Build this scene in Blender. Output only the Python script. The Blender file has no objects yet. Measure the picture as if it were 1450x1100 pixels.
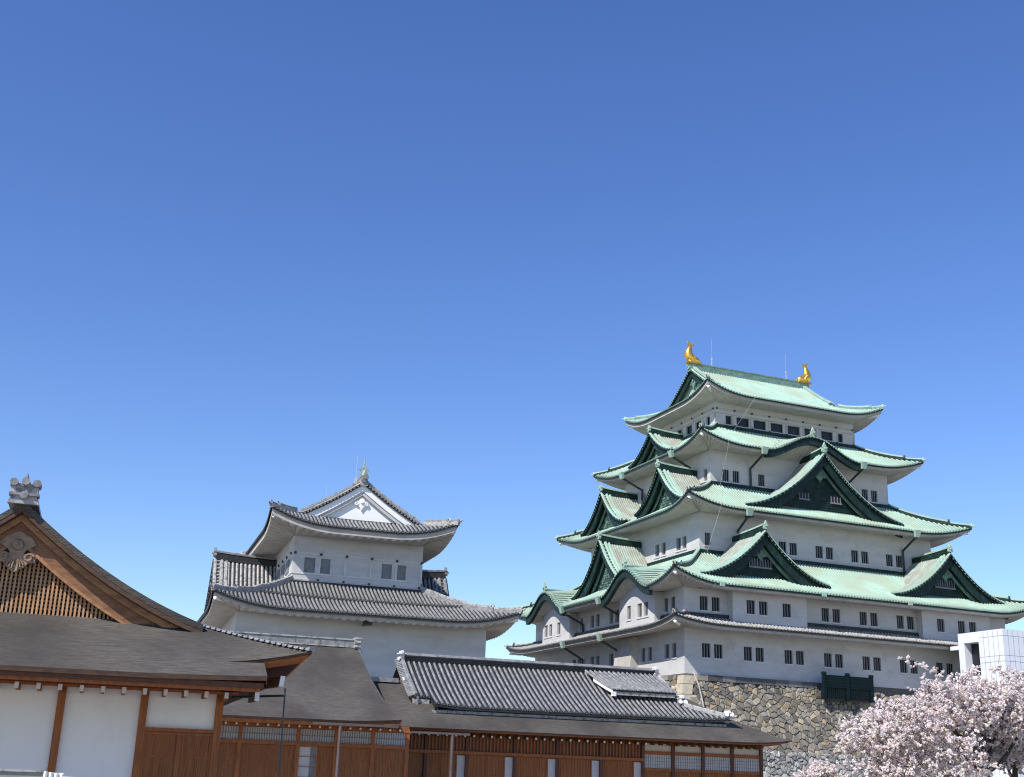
import bpy, math, random
from mathutils import Vector, Matrix
R = math.radians
sin, cos, pi = math.sin, math.cos, math.pi
C = bpy.context.scene.collection
scn = bpy.context.scene

# ------------------------------------------------------------------ camera
cam_d = bpy.data.cameras.new('camera')
cam = bpy.data.objects.new('camera', cam_d)
C.objects.link(cam)
CAM = Vector((-54.1153, -91.6388, 1.60))
yaw, pitch, roll = 0.386561, 0.310603, 0.0345939
fw = Vector((sin(yaw) * cos(pitch), cos(yaw) * cos(pitch), sin(pitch)))
rt = Vector((cos(yaw), -sin(yaw), 0))
up = rt.cross(fw)
r2 = rt * cos(roll) + up * sin(roll)
u2 = up * cos(roll) - rt * sin(roll)
m = Matrix((r2, u2, -fw)).transposed().to_4x4()
m.translation = CAM
cam.matrix_world = m
cam_d.sensor_fit = 'HORIZONTAL'
cam_d.sensor_width = 36.0
cam_d.lens = 1707.2444 / 1450 * 36.0
cam_d.clip_end = 6000
scn.camera = cam

# ------------------------------------------------------------------ light
SUNV = Vector((-0.86, -0.44, 1.0)).normalized()          # towards the sun
elev = math.asin(SUNV.z)
w = bpy.data.worlds.new('World'); scn.world = w
w.use_nodes = True
nt = w.node_tree
bg = nt.nodes['Background']
sky = nt.nodes.new('ShaderNodeTexSky')
sky.sky_type = 'NISHITA'; sky.sun_disc = False
sky.sun_elevation = elev
sky.sun_rotation = math.atan2(SUNV.x, SUNV.y)
sky.altitude = 0; sky.air_density = 1.0; sky.dust_density = 0.0; sky.ozone_density = 3.5
hs = nt.nodes.new('ShaderNodeHueSaturation'); hs.inputs['Saturation'].default_value = 1.19; hs.inputs['Value'].default_value = 1.2; hs.inputs['Hue'].default_value = .515
nt.links.new(sky.outputs[0], hs.inputs['Color']); nt.links.new(hs.outputs[0], bg.inputs[0])
bg.inputs[1].default_value = 0.12
sd = bpy.data.lights.new('sun', 'SUN'); sun = bpy.data.objects.new('sun', sd); C.objects.link(sun)
sd.energy = 5.0; sd.angle = R(0.53); sd.color = (1.0, 0.96, 0.90)
sun.rotation_euler = SUNV.to_track_quat('Z', 'Y').to_euler()
scn.view_settings.view_transform = 'Standard'
scn.view_settings.look = 'None'
scn.view_settings.exposure = 0.3
scn.view_settings.gamma = 1.0
scn.view_settings.use_curve_mapping = False
scn.cycles.filter_width = 1.1

# ------------------------------------------------------------------ materials
def mat(name, col, rough=0.7, col2=None, scale=3.0, stretch=(1, 1, 1), lo=0.35, hi=0.65, detail=6.0,
        bump=0.0, bscale=None, metallic=0.0, tint=None, trans=0.0, spec=0.5, col3=None, scale3=0.3, lo3=.5, hi3=.75):
    M = bpy.data.materials.new(name); M.use_nodes = True
    t = M.node_tree; n = t.nodes; L = t.links
    b = n['Principled BSDF']
    b.inputs['Roughness'].default_value = rough
    b.inputs['Metallic'].default_value = metallic
    b.inputs['Specular IOR Level'].default_value = spec
    b.inputs['Base Color'].default_value = (*col, 1)
    tc = n.new('ShaderNodeTexCoord'); mp = n.new('ShaderNodeMapping')
    mp.inputs['Scale'].default_value = stretch
    L.new(tc.outputs['Object'], mp.inputs['Vector'])
    out = None
    if col2 is not None:
        nz = n.new('ShaderNodeTexNoise'); nz.inputs['Scale'].default_value = scale; nz.inputs['Detail'].default_value = detail
        nz.inputs['Roughness'].default_value = 0.6
        L.new(mp.outputs[0], nz.inputs['Vector'])
        mr = n.new('ShaderNodeMapRange'); mr.inputs[1].default_value = lo; mr.inputs[2].default_value = hi
        L.new(nz.outputs['Fac'], mr.inputs[0])
        mx = n.new('ShaderNodeMix'); mx.data_type = 'RGBA'
        mx.inputs['A'].default_value = (*col, 1); mx.inputs['B'].default_value = (*col2, 1)
        L.new(mr.outputs[0], mx.inputs['Factor'])
        out = mx.outputs['Result']
    if col3 is not None:
        n3 = n.new('ShaderNodeTexNoise'); n3.inputs['Scale'].default_value = scale3; n3.inputs['Detail'].default_value = 4
        L.new(tc.outputs['Object'], n3.inputs['Vector'])
        m3 = n.new('ShaderNodeMapRange'); m3.inputs[1].default_value = lo3; m3.inputs[2].default_value = hi3
        L.new(n3.outputs['Fac'], m3.inputs[0])
        x3 = n.new('ShaderNodeMix'); x3.data_type = 'RGBA'
        if out is None: x3.inputs['A'].default_value = (*col, 1)
        else: L.new(out, x3.inputs['A'])
        x3.inputs['B'].default_value = (*col3, 1)
        L.new(m3.outputs[0], x3.inputs['Factor'])
        out = x3.outputs['Result']
    if tint:
        at = n.new('ShaderNodeAttribute'); at.attribute_name = tint
        tm = n.new('ShaderNodeMix'); tm.data_type = 'RGBA'; tm.blend_type = 'MULTIPLY'; tm.inputs['Factor'].default_value = 1
        if out is None: tm.inputs['A'].default_value = (*col, 1)
        else: L.new(out, tm.inputs['A'])
        L.new(at.outputs['Color'], tm.inputs['B'])
        out = tm.outputs['Result']
    if out is not None: L.new(out, b.inputs['Base Color'])
    if bump:
        bn = n.new('ShaderNodeTexNoise'); bn.inputs['Scale'].default_value = bscale or scale * 4; bn.inputs['Detail'].default_value = 5
        L.new(mp.outputs[0], bn.inputs['Vector'])
        bp = n.new('ShaderNodeBump'); bp.inputs['Strength'].default_value = bump; bp.inputs['Distance'].default_value = 0.05
        L.new(bn.outputs['Fac'], bp.inputs['Height']); L.new(bp.outputs[0], b.inputs['Normal'])
    if trans:
        tr = n.new('ShaderNodeBsdfTranslucent')
        if out is not None: L.new(out, tr.inputs['Color'])
        else: tr.inputs['Color'].default_value = (*col, 1)
        ms = n.new('ShaderNodeMixShader'); ms.inputs[0].default_value = trans
        L.new(b.outputs[0], ms.inputs[1]); L.new(tr.outputs[0], ms.inputs[2])
        L.new(ms.outputs[0], n['Material Output'].inputs[0])
    return M

M = {}
M['plaster'] = mat('lime_plaster', (.52, .51, .495), .9, (.44, .43, .41), .7, (.4, .4, 1.7), .42, .70, bump=.12, bscale=6,
                   col3=(.40, .375, .335), scale3=.9, lo3=.55, hi3=.85)
M['band'] = mat('wall_band_plaster', (.60, .59, .575), .9, (.52, .51, .49), 1.5)
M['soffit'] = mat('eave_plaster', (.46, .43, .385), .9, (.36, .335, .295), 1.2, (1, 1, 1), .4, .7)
M['whiteplaster'] = mat('white_plaster', (.84, .83, .81), .85, (.76, .75, .73), 1.0, (1, 1, .5), .45, .7)
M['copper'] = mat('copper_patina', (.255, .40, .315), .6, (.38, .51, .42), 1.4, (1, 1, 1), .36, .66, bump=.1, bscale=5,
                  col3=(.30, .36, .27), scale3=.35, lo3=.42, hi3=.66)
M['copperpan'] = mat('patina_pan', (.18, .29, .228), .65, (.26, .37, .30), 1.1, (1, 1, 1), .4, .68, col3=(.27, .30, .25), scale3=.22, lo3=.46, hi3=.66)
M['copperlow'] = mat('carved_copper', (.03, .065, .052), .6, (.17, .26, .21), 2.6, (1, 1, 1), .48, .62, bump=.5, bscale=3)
M['finial'] = mat('pale_bronze', (.30, .38, .35), .6, (.20, .26, .24), 4)
M['copperworn'] = mat('worn_copper', (.27, .275, .225), .7, (.34, .41, .335), 1.1, (1, 1, 1), .42, .66, bump=.1, bscale=5)
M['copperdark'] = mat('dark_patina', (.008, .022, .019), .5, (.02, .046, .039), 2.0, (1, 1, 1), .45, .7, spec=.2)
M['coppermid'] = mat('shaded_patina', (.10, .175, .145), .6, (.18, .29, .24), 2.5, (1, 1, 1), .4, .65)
M['tile'] = mat('grey_roof_tile', (.165, .162, .156), .40, (.275, .27, .26), 3.2, (1, 1, 1), .42, .62, spec=.6)
M['tilelight'] = mat('pale_roof_tile', (.36, .35, .33), .55, (.16, .156, .15), 4.5, (1, 1, 1), .5, .6)
M['tiledark'] = mat('pan_tile', (.012, .012, .013), .6, (.026, .026, .027), 3.0, (1, 1, 1), .4, .65)  # near-black pans: the shade between tile ribs is put into their colour
M['pipe'] = mat('drainpipe_metal', (.012, .022, .024), .5, (.03, .045, .045), 3)
M['dark'] = mat('dark_interior', (.006, .007, .012), .35, (.012, .013, .022), 2)
M['bars'] = mat('window_bars', (.16, .16, .165), .8, (.22, .22, .22), 3)
M['gold'] = mat('gold_leaf', (.95, .60, .14), .30, (.80, .45, .08), 5, metallic=.85, bump=.35, bscale=9)
M['shingle'] = mat('bark_shingle', (.058, .050, .042), .9, (.115, .101, .085), 3.2, (.8, 3.0, 9.0), .36, .68, detail=10, bump=.7, bscale=9,
                   col3=(.036, .031, .026), scale3=.35, lo3=.4, hi3=.75)
M['shingleedge'] = mat('shingle_edge', (.10, .05, .028), .8, (.055, .03, .018), 3, (1, 1, 6), .4, .6)
M['wood'] = mat('cypress_wood', (.32, .098, .018), .6, (.21, .060, .011), 2.0, (5, 5, .6), .4, .62, bump=.15, bscale=6)
M['woodlight'] = mat('pale_cypress', (.40, .205, .092), .65, (.26, .115, .046), 1.6, (1.5, 1.5, 4), .4, .62, bump=.15)
M['wooddark'] = mat('stained_cypress', (.11, .036, .012), .6, (.07, .024, .008), 2.0, (4, 4, .6), .4, .6)
M['woodpanel'] = mat('wood_panel', (.29, .098, .019), .6, (.185, .058, .011), 1.5, (7, 7, .5), .38, .64, bump=.2)
M['paper'] = mat('paper_screen', (.52, .50, .48), .9, (.46, .445, .43), 2)
M['cream'] = mat('cream_plaster', (.62, .55, .45), .9, (.55, .48, .39), 1.5)
M['gutter'] = mat('gutter_metal', (.11, .085, .08), .5, (.075, .06, .058), 2)
M['white'] = mat('white_paint', (.80, .79, .77), .7, (.70, .69, .67), 4)
M['panel'] = mat('white_cladding', (.70, .71, .735), .35, (.64, .655, .69), .5)
M['joint'] = mat('cladding_joint', (.20, .21, .23), .7)
M['stone'] = mat('granite_block', (1, 1, 1), .9, (.70, .69, .66), 2.5, (1, 1, 1), .35, .68, detail=8, bump=.7, bscale=4, tint='tint')
M['stonegap'] = mat('wall_joint', (.085, .08, .07), .95, (.13, .12, .105), 3)
M['ground'] = mat('gravel', (.30, .285, .255), .95, (.245, .232, .208), 4, bump=.3)
M['blossom'] = mat('cherry_blossom', (.93, .875, .83), .8, (.86, .765, .73), 1.2, (1, 1, 1), .38, .66, trans=.36, tint='tint')
M['bark'] = mat('cherry_bark', (.045, .032, .028), .9, (.085, .065, .055), 5, (1, 1, .4), bump=.5)
M['greenwood'] = mat('green_boards', (.003, .010, .012), .8, (.006, .017, .019), 3, (1, 1, 3), spec=.12)
M['cable'] = mat('pale_cable', (.45, .44, .41), .6)
M['weathered'] = mat('weathered_board', (.30, .31, .27), .85, (.20, .21, .185), 5, (1, 1, 4), .35, .65)
M['barge'] = mat('shaded_cypress', (.27, .125, .052), .65, (.17, .075, .032), 1.6, (1.5, 1.5, 5), .4, .62, bump=.15)  # cypress darkened: the shade on the bargeboards is put into its colour
M['lattice'] = mat('lattice_cypress', (.50, .29, .145), .65, (.36, .19, .085), 2.0, (3, 3, 1), .4, .62)
M['carving'] = mat('carved_wood', (.36, .25, .165), .8, (.20, .13, .085), 7)

# ------------------------------------------------------------------ mesh builder
class MB:
    def __init__(s): s.v = []; s.f = []; s.mi = []; s.m = 0; s.t = []; s.tint = None; s.sm = []; s.smooth = False
    def V(s, p): s.v.append((p[0], p[1], p[2])); s.t.append(s.tint or (1, 1, 1)); return len(s.v) - 1
    def F(s, idx): s.f.append(tuple(idx)); s.mi.append(s.m); s.sm.append(s.smooth)
    def poly(s, pts): s.F([s.V(p) for p in pts])
    def box(s, x0, x1, y0, y1, z0, z1):
        a = [s.V(p) for p in ((x0, y0, z0), (x1, y0, z0), (x1, y1, z0), (x0, y1, z0), (x0, y0, z1), (x1, y0, z1), (x1, y1, z1), (x0, y1, z1))]
        for q in ((3, 2, 1, 0), (4, 5, 6, 7), (0, 1, 5, 4), (1, 2, 6, 5), (2, 3, 7, 6), (3, 0, 4, 7)): s.F([a[i] for i in q])
    def hexa(s, lo, hi):            # lo, hi: 4 points each
        a = [s.V(p) for p in lo] + [s.V(p) for p in hi]
        for q in ((3, 2, 1, 0), (4, 5, 6, 7), (0, 1, 5, 4), (1, 2, 6, 5), (2, 3, 7, 6), (3, 0, 4, 7)): s.F([a[i] for i in q])
    def grid(s, rows):
        n = len(rows[0]); ids = [[s.V(p) for p in r] for r in rows]
        for i in range(len(rows) - 1):
            for j in range(n - 1): s.F((ids[i][j], ids[i][j + 1], ids[i + 1][j + 1], ids[i + 1][j]))
    def prism(s, a, b):             # two congruent polygons joined
        ia = [s.V(p) for p in a]; ib = [s.V(p) for p in b]; n = len(a)
        s.F(ia[::-1]); s.F(ib)
        for i in range(n): s.F((ia[i], ia[(i + 1) % n], ib[(i + 1) % n], ib[i]))
    def tube(s, path, r, n=6, caps=True, flat=1.0):
        path = [Vector(p) for p in path]; rs = r if isinstance(r, (list, tuple)) else [r] * len(path)
        rings = []; prev = None
        for i, p in enumerate(path):
            d = (path[min(i + 1, len(path) - 1)] - path[max(i - 1, 0)])
            d = d.normalized() if d.length > 1e-9 else Vector((0, 0, 1))
            if prev is None:
                a = d.cross(Vector((0, 0, 1)))
                if a.length < .15: a = d.cross(Vector((0, 1, 0)))
                a.normalize()
            else:
                a = prev - d * prev.dot(d)
                a = a.normalized() if a.length > 1e-6 else d.orthogonal().normalized()
            prev = a; b = d.cross(a)
            rings.append([s.V(p + a * cos(2 * pi * k / n) * rs[i] * flat + b * sin(2 * pi * k / n) * rs[i]) for k in range(n)])
        for i in range(len(rings) - 1):
            for k in range(n): s.F((rings[i][k], rings[i][(k + 1) % n], rings[i + 1][(k + 1) % n], rings[i + 1][k]))
        if caps: s.F(rings[0][::-1]); s.F(rings[-1])
    def sweep(s, path, wd, h, side=None, below=0.0, rnd=True):   # ridge course: upright section following a path
        path = [Vector(p) for p in path]; rings = []
        hs = h if isinstance(h, (list, tuple)) else [h] * len(path)
        for i, p in enumerate(path):
            d = path[min(i + 1, len(path) - 1)] - path[max(i - 1, 0)]
            a = Vector((d.y, -d.x, 0)); a = a.normalized() if a.length > 1e-6 else Vector((1, 0, 0))
            if side is not None: a = Vector(side)
            hh = hs[i]
            if rnd: sec = ((-.5, -below), (-.5, hh * .72), (-.3, hh * .95), (0, hh), (.3, hh * .95), (.5, hh * .72), (.5, -below))
            else: sec = ((-.5, -below), (-.5, hh), (.5, hh), (.5, -below))
            rings.append([s.V(p + a * (x * wd) + Vector((0, 0, z))) for x, z in sec])
        n = len(rings[0])
        for i in range(len(rings) - 1):
            for k in range(n): s.F((rings[i][k], rings[i][(k + 1) % n], rings[i + 1][(k + 1) % n], rings[i + 1][k]))
        s.F(rings[0][::-1]); s.F(rings[-1])
    def build(s, name, mats, parent=None, off=(0, 0, 0), loc=None):
        if not isinstance(mats, (list, tuple)): mats = [mats]
        if parent is not None and 'off' in parent: off = parent['off']
        me = bpy.data.meshes.new(name)
        me.from_pydata([(x - off[0], y - off[1], z - off[2]) for x, y, z in s.v], [], s.f)
        for q in mats: me.materials.append(M[q] if isinstance(q, str) else q)
        me.polygons.foreach_set('material_index', s.mi)
        me.polygons.foreach_set('use_smooth', s.sm)
        if any(t != (1, 1, 1) for t in s.t):
            at = me.color_attributes.new('tint', 'FLOAT_COLOR', 'POINT')
            at.data.foreach_set('color', [c for t in s.t for c in (*t, 1.0)])
        me.update()
        o = bpy.data.objects.new(name, me); C.objects.link(o)
        if parent is not None: o.parent = parent
        if loc is not None: o.location = loc
        return o

OFF = {}
class Thing:
    pass
def thing(name, label, cat, off, loc=None, rz=0.0, group=None):
    o = bpy.data.objects.new(name, None); C.objects.link(o)
    o.empty_display_size = 0.5
    o.location = loc if loc is not None else off; o.rotation_euler = (0, 0, rz)
    o['label'] = label; o['category'] = cat
    if group: o['group'] = group
    if cat in ('stone wall', 'fence', 'screen'): o['kind'] = 'thing'
    OFF[o.name] = off
    return o
def B(mb, name, mats, th):
    return mb.build(name, mats, th, OFF[th.name])
def SUB(mb, name, mats, part, th):
    return mb.build(name, mats, part, OFF[th.name])
def tag(o, label, cat, group=None):
    o['label'] = label; o['category'] = cat
    if group: o['group'] = group
    return o

# ------------------------------------------------------------------ roofs
class Side:
    """one slope of a tiled roof: u runs along the eave from A to B, d runs inwards"""
    def __init__(s, A, Bp, H, dd, ta0=1.0, ta1=1.0, dg=None, lift=.9, Lc=7.0, E=.35, dl=4.5):
        s.A = Vector((A[0], A[1], 0)); Bv = Vector((Bp[0], Bp[1], 0)); s.L = (Bv - s.A).length
        s.U = (Bv - s.A).normalized(); s.I = Vector((-s.U.y, s.U.x, 0)); s.H = H; s.dd = dd
        s.ta0, s.ta1, s.dg = ta0, ta1, dg if dg is not None else dd
        s.lift, s.Lc, s.E, s.dl = lift, Lc, E, dl
    def umin(s, d): return s.ta0 * min(d, s.dg)
    def umax(s, d): return s.L - s.ta1 * min(d, s.dg)
    def P(s, u, d, dz=0.0):
        l = u - s.umin(d); r = s.umax(d) - u; c = max(0.0, min(l, r)); w_ = max(0.0, 1 - c / s.Lc)
        q = max(0.0, 1 - d / s.dl)
        z = s.H(d) + s.lift * w_ ** 2.3 * q ** 1.4 + dz
        ext = s.E * w_ ** 3 * q
        p = s.A + s.U * u + s.I * d - s.I * ext + s.U * (-ext if l < r else ext)
        return Vector((p.x, p.y, z))
    def us(s, d, n):
        a, b = s.umin(d), s.umax(d); out = []
        for k in range(n + 1):
            t = k / n; t = t + .06 * sin(2 * pi * t) * -1 * .9     # denser near the corners
            out.append(a + (b - a) * t)
        return out
    def sheet(s, mb, nu=44, nv=8, dmax=None):
        dm = dmax or s.dd
        mb.grid([[s.P(u, dm * j / nv) for u in s.us(dm * j / nv, nu)] for j in range(nv + 1)])
    def edge(s, mb, t=.14, nu=44):
        mb.grid([[s.P(u, 0.0, -t) for u in s.us(0, nu)], [s.P(u, 0.0) for u in s.us(0, nu)]])
    def ribs(s, mb, sp, rr, nseg=6, skip=None, off=.5, dmin=0.0, dmax=99):
        n = int(s.L / sp)
        for k in range(n):
            u = (k + off) * s.L / n
            d1 = min(s.dd, dmax)
            if s.ta0 > 0 and u < s.ta0 * s.dg: d1 = min(d1, u / s.ta0)
            if s.ta1 > 0 and s.L - u < s.ta1 * s.dg: d1 = min(d1, (s.L - u) / s.ta1)
            if d1 - dmin < .25: continue
            if skip and skip(u): continue
            ns = max(2, int(math.ceil(nseg * (d1 - dmin) / s.dd)))
            rings = []
            for j in range(ns + 1):
                d = dmin - .04 + (d1 - dmin + .04) * j / ns
                p = s.P(u, max(d, 0) if d >= 0 else 0.0); 
                if d < 0: p = p - s.I * (-d)
                k_ = 1.3 if j == 0 else 1.0
                rings.append([mb.V(p + s.U * (cos(a) * rr * k_) + Vector((0, 0, sin(a) * rr * 1.15 * k_ + (-.03 if j == 0 else 0)))) for a in (0, pi * .28, pi * .5, pi * .72, pi)])
            for j in range(ns):
                for q in range(4): mb.F((rings[j][q], rings[j][q + 1], rings[j + 1][q + 1], rings[j + 1][q]))
            mb.F(rings[0])
    def soffit(s, mb, oh, t0=.12, t1=.42, amp=.11, sp=.5, rise=.25, inset=.14, ns=4):
        """plaster eave: fascia with rounded rafters below it running in to the wall"""
        n = int(s.L / sp); r0, r1, r2_, r3 = [], [], [], []
        for i in range(n * ns + 1):
            u = s.L * i / (n * ns); bm = amp * abs(sin(pi * i / ns))
            u_ = min(max(u, inset * s.ta0), s.L - inset * s.ta1)
            r0.append(s.P(u_, inset, -t0)); r1.append(s.P(u_, inset, -t1)); 
            u2_ = min(max(u, (inset + .12) * s.ta0), s.L - (inset + .12) * s.ta1)
            r2_.append(s.P(u2_, inset + .12, -t1 - bm))
            uu = min(max(u, oh * s.ta0), s.L - oh * s.ta1)
            p = s.P(uu, oh); p.z = s.H(0) + s.lift * 0 - t1 + rise - bm * .25
            r3.append(p)
        mb.grid([r3, r2_, r1, r0])
    def hip(s, n=10, d1=None, end=0, d0=0.0):
        d1 = s.dg if d1 is None else d1
        out = []
        for i in range(n + 1):
            d = d0 + (d1 - d0) * i / n
            out.append(s.P(s.umin(d) if end == 0 else s.umax(d), d))
        return out

def prof(z0, z1, dd, k=.25):
    def H(d):
        r = max(0.0, d) / dd
        return z0 + (z1 - z0) * ((1 - k) * r + k * r * r)
    return H

def rect_sides(x0, x1, y0, y1, ix0, ix1, iy0, iy1, H, **kw):
    """skirt roof between outer and inner rectangles: front, right, back, left"""
    f = iy0 - y0; r = x1 - ix1; b = y1 - iy1; l = ix0 - x0
    Hn = lambda dd: (lambda d: H(d / dd))
    fr = Side((x0, y0), (x1, y0), Hn(f), f, l / f, r / f, **kw)
    ri = Side((x1, y0), (x1, y1), Hn(r), r, f / r, b / r, **kw)
    ba = Side((x1, y1), (x0, y1), Hn(b), b, r / b, l / b, **kw)
    le = Side((x0, y1), (x0, y0), Hn(l), l, b / l, f / l, **kw)
    return fr, ri, ba, le

def hip_ridge(mb, path, h=.46, wd=.38, knob=.25, mid=.34, m_top=0, m_dark=1):
    """ridge running down a hip to its corner, with an end ornament part-way and a horn at the tip"""
    n = len(path) - 1
    k = max(1, int(n * mid))
    mb.m = m_dark  # dark lower courses paint the shaded sides below the light cap
    mb.sweep(path[k:], wd, h * .62, below=.15, rnd=False); mb.sweep(path[0:k + 1], wd * .8, h * .40, below=.15, rnd=False)
    mb.m = m_top
    mb.sweep([p + Vector((0, 0, h * .62)) for p in path[k:]], wd * .86, h * .42)
    mb.sweep([p + Vector((0, 0, h * .40)) for p in path[0:k + 1]], wd * .72, h * .34)
    # ornament tile where the upper course stops
    p = Vector(path[k]); d = (Vector(path[0]) - Vector(path[k])); d.z = 0; d.normalize()
    a = Vector((d.y, -d.x, 0))
    mb.m = m_dark
    pts = [(-.24, 0), (.24, 0), (.27, .3), (.14, .46), (.05, .5), (0, .72), (-.05, .5), (-.14, .46), (-.27, .3)]
    s_ = knob / .32
    mb.prism([p + d * .02 + a * (x * s_) + Vector((0, 0, z * s_)) for x, z in pts], [p + d * .22 + a * (x * s_) + Vector((0, 0, z * s_)) for x, z in pts])
    # tip
    t = Vector(path[0]) ; mb.m = m_top
    mb.prism([t - d * .12 + a * (x * s_ * .75) + Vector((0, 0, z * s_ * .75)) for x, z in pts], [t + d * .05 + a * (x * s_ * .75) + Vector((0, 0, z * s_ * .75)) for x, z in pts])
    mb.tube([t + Vector((0, 0, .12)), t + d * .18 + Vector((0, 0, .16)), t + d * .32 + Vector((0, 0, .26))], [.09, .08, .05], 6)
    mb.m = 0

# ------------------------------------------------------------------ gables
def gf(r, k=.78):               # 0 at the apex, 1 at the foot
    return (1 - k) * r + k * (1 - (1 - r) ** 2)
def kf(r):                      # undulating (karahafu) profile
    return (1 - cos(pi * min(1, r))) / 2

class Gable:
    """gable roof standing on a slope. O: point on plan under the ridge, U: along the face, N: outward"""
    def __init__(s, O, U, N, w, zb, za, t_front, t_back, fn=gf, ns=26):
        s.O = Vector((O[0], O[1], 0)); s.U = Vector((U[0], U[1], 0)); s.N = Vector((N[0], N[1], 0))
        s.w, s.zb, s.za, s.tf, s.tb, s.fn, s.ns = w, zb, za, t_front, t_back, fn, ns
    def z(s, x): return s.za - (s.za - s.zb) * s.fn(min(1.0, abs(x) / s.w))
    def p(s, x, t, dz=0.0):
        q = s.O + s.U * x + s.N * t; return Vector((q.x, q.y, s.z(x) + dz))
    def pz(s, x, t, z):
        q = s.O + s.U * x + s.N * t; return Vector((q.x, q.y, z))
    def xs(s, f=1.0, n=None):
        n = n or s.ns
        return [s.w * f * (-1 + 2 * i / n) for i in range(n + 1)]
    def slopes(s, mb, nt=4):
        mb.grid([[s.p(x, s.tf + (s.tb - s.tf) * j / nt) for x in s.xs()] for j in range(nt + 1)])
    def ribs(s, mb, sp=.27, rr=.075, t0=.9):
        n = int((s.tf - t0 - s.tb) / sp)
        for sg in (-1, 1):
            for k in range(n):
                t = s.tf - t0 - k * sp
                rings = []
                for i in range(9):
                    x = sg * s.w * (.03 + .97 * i / 8)
                    P = s.p(x, t)
                    rings.append([mb.V(P + s.N * (cos(a) * rr) + Vector((0, 0, sin(a) * rr * 1.2))) for a in (0, pi * .28, pi * .5, pi * .72, pi)])
                for j in range(8):
                    for q in range(4): mb.F((rings[j][q], rings[j][q + 1], rings[j + 1][q + 1], rings[j + 1][q]))
    def strip(s, mb, t0, t1, d0, d1, f=1.0, n=None, grow=0.0):
        """solid board following the verge between depth t0..t1 (outwards) and d0..d1 below the roof line"""
        xs = s.xs(f, n); fr0, fr1, bk0, bk1 = [], [], [], []
        for x in xs:
            g = grow * (abs(x) / s.w) ** 2
            fr0.append(s.p(x, t1, -d0)); fr1.append(s.p(x, t1, -d1 - g)); bk0.append(s.p(x, t0, -d0)); bk1.append(s.p(x, t0, -d1 - g))
        mb.grid([fr0, fr1]); mb.grid([fr1, bk1]); mb.grid([bk1, bk0]); mb.grid([bk0, fr0])
        for e in (0, -1): mb.poly([fr0[e], fr1[e], bk1[e], bk0[e]])
    def verge(s, mb, rolls=((.10, .11), (.62, .12), (.98, .10)), bead=.29, rb=.10, m_roll=0, m_edge=1):
        """rolls along the gable edge and the round tile ends between them"""
        mb.m = m_edge
        s.strip(mb, s.tf - .35, s.tf, .0, .16)
        mb.m = m_roll
        for off_, r in rolls:
            mb.m = m_edge; mb.tube([s.p(x, s.tf - off_, .0) for x in s.xs(.985)], r * .75, 4, flat=2.2)  # flat dark tube showing beside each roll paints a shadow gap
            mb.m = m_roll; mb.tube([s.p(x, s.tf - off_, r * .75) for x in s.xs(.985)], r, 6)
        # short cross tiles running to the edge
        L = 0; pts = s.xs(.97, 80); last = s.p(pts[0], s.tf)
        acc = 0
        for x in pts[1:]:
            q = s.p(x, s.tf); acc += (q - last).length; last = q
            if acc >= bead:
                acc = 0
                mb.tube([q + s.N * .05 + Vector((0, 0, .0)), q - s.N * .5 + Vector((0, 0, .07))], rb, 6)
    def pediment(s, mb, t, dtop, zbot, f=1.0):
        xs = [x for x in s.xs(f, 40) if s.z(x) - dtop > zbot]
        if not xs: return
        top = [s.pz(x, t, s.z(x) - dtop) for x in xs]
        bot = [s.pz(x, t, zbot) for x in xs]
        mb.grid([bot, top])
    def ridge(s, mb, t0, t1, wd=.42, h=.5, rise=.25):
        n = 8
        mb.sweep([s.pz(0, t0 + (t1 - t0) * i / n, s.za + rise * ((i / n) ** 2)) for i in range(n + 1)], wd, h, below=.25, side=s.U)
    def ornament(s, mb, t, sc=1.0, z=None):
        z = s.za if z is None else z
        pts = [(-.42, -.1), (-.30, -.35), (.30, -.35), (.42, -.1), (.36, .22), (.46, .42), (.24, .52), (.12, .74), (0, 1.12), (-.12, .74), (-.24, .52), (-.46, .42), (-.36, .22)]
        mb.prism([s.pz(x * sc, t - .1, z + q * sc) for x, q in pts], [s.pz(x * sc, t + .16, z + q * sc) for x, q in pts])
        mb.tube([s.pz(0, t + .1, z + .2 * sc), s.pz(0, t + .3, z + .2 * sc)], .17 * sc, 10)
    def pendant(s, mb, t, ztop, sc=1.0):
        pts = [(0, 0), (.28, -.16), (.40, -.42), (.72, -.52), (.86, -.78), (.62, -.86), (.46, -.74), (.34, -.95), (.14, -1.12), (0, -1.42)]
        pts = pts + [(-x, z) for x, z in pts[-2:0:-1]]
        mb.prism([s.pz(x * sc, t, ztop + z * sc) for x, z in pts], [s.pz(x * sc * .93, t + .14, ztop + z * sc * .97) for x, z in pts])
        mb.tube([s.pz(0, t + .1, ztop - .42 * sc), s.pz(0, t + .24, ztop - .42 * sc)], .2 * sc, 10)
        for sg in (-1, 1):
            mb.tube([s.pz(sg * (.5 + .16 * cos(a)) * sc, t + .15, ztop + (-.66 + .13 * sin(a)) * sc) for a in [k * pi / 5 for k in range(9)]], .05 * sc, 5)

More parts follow.
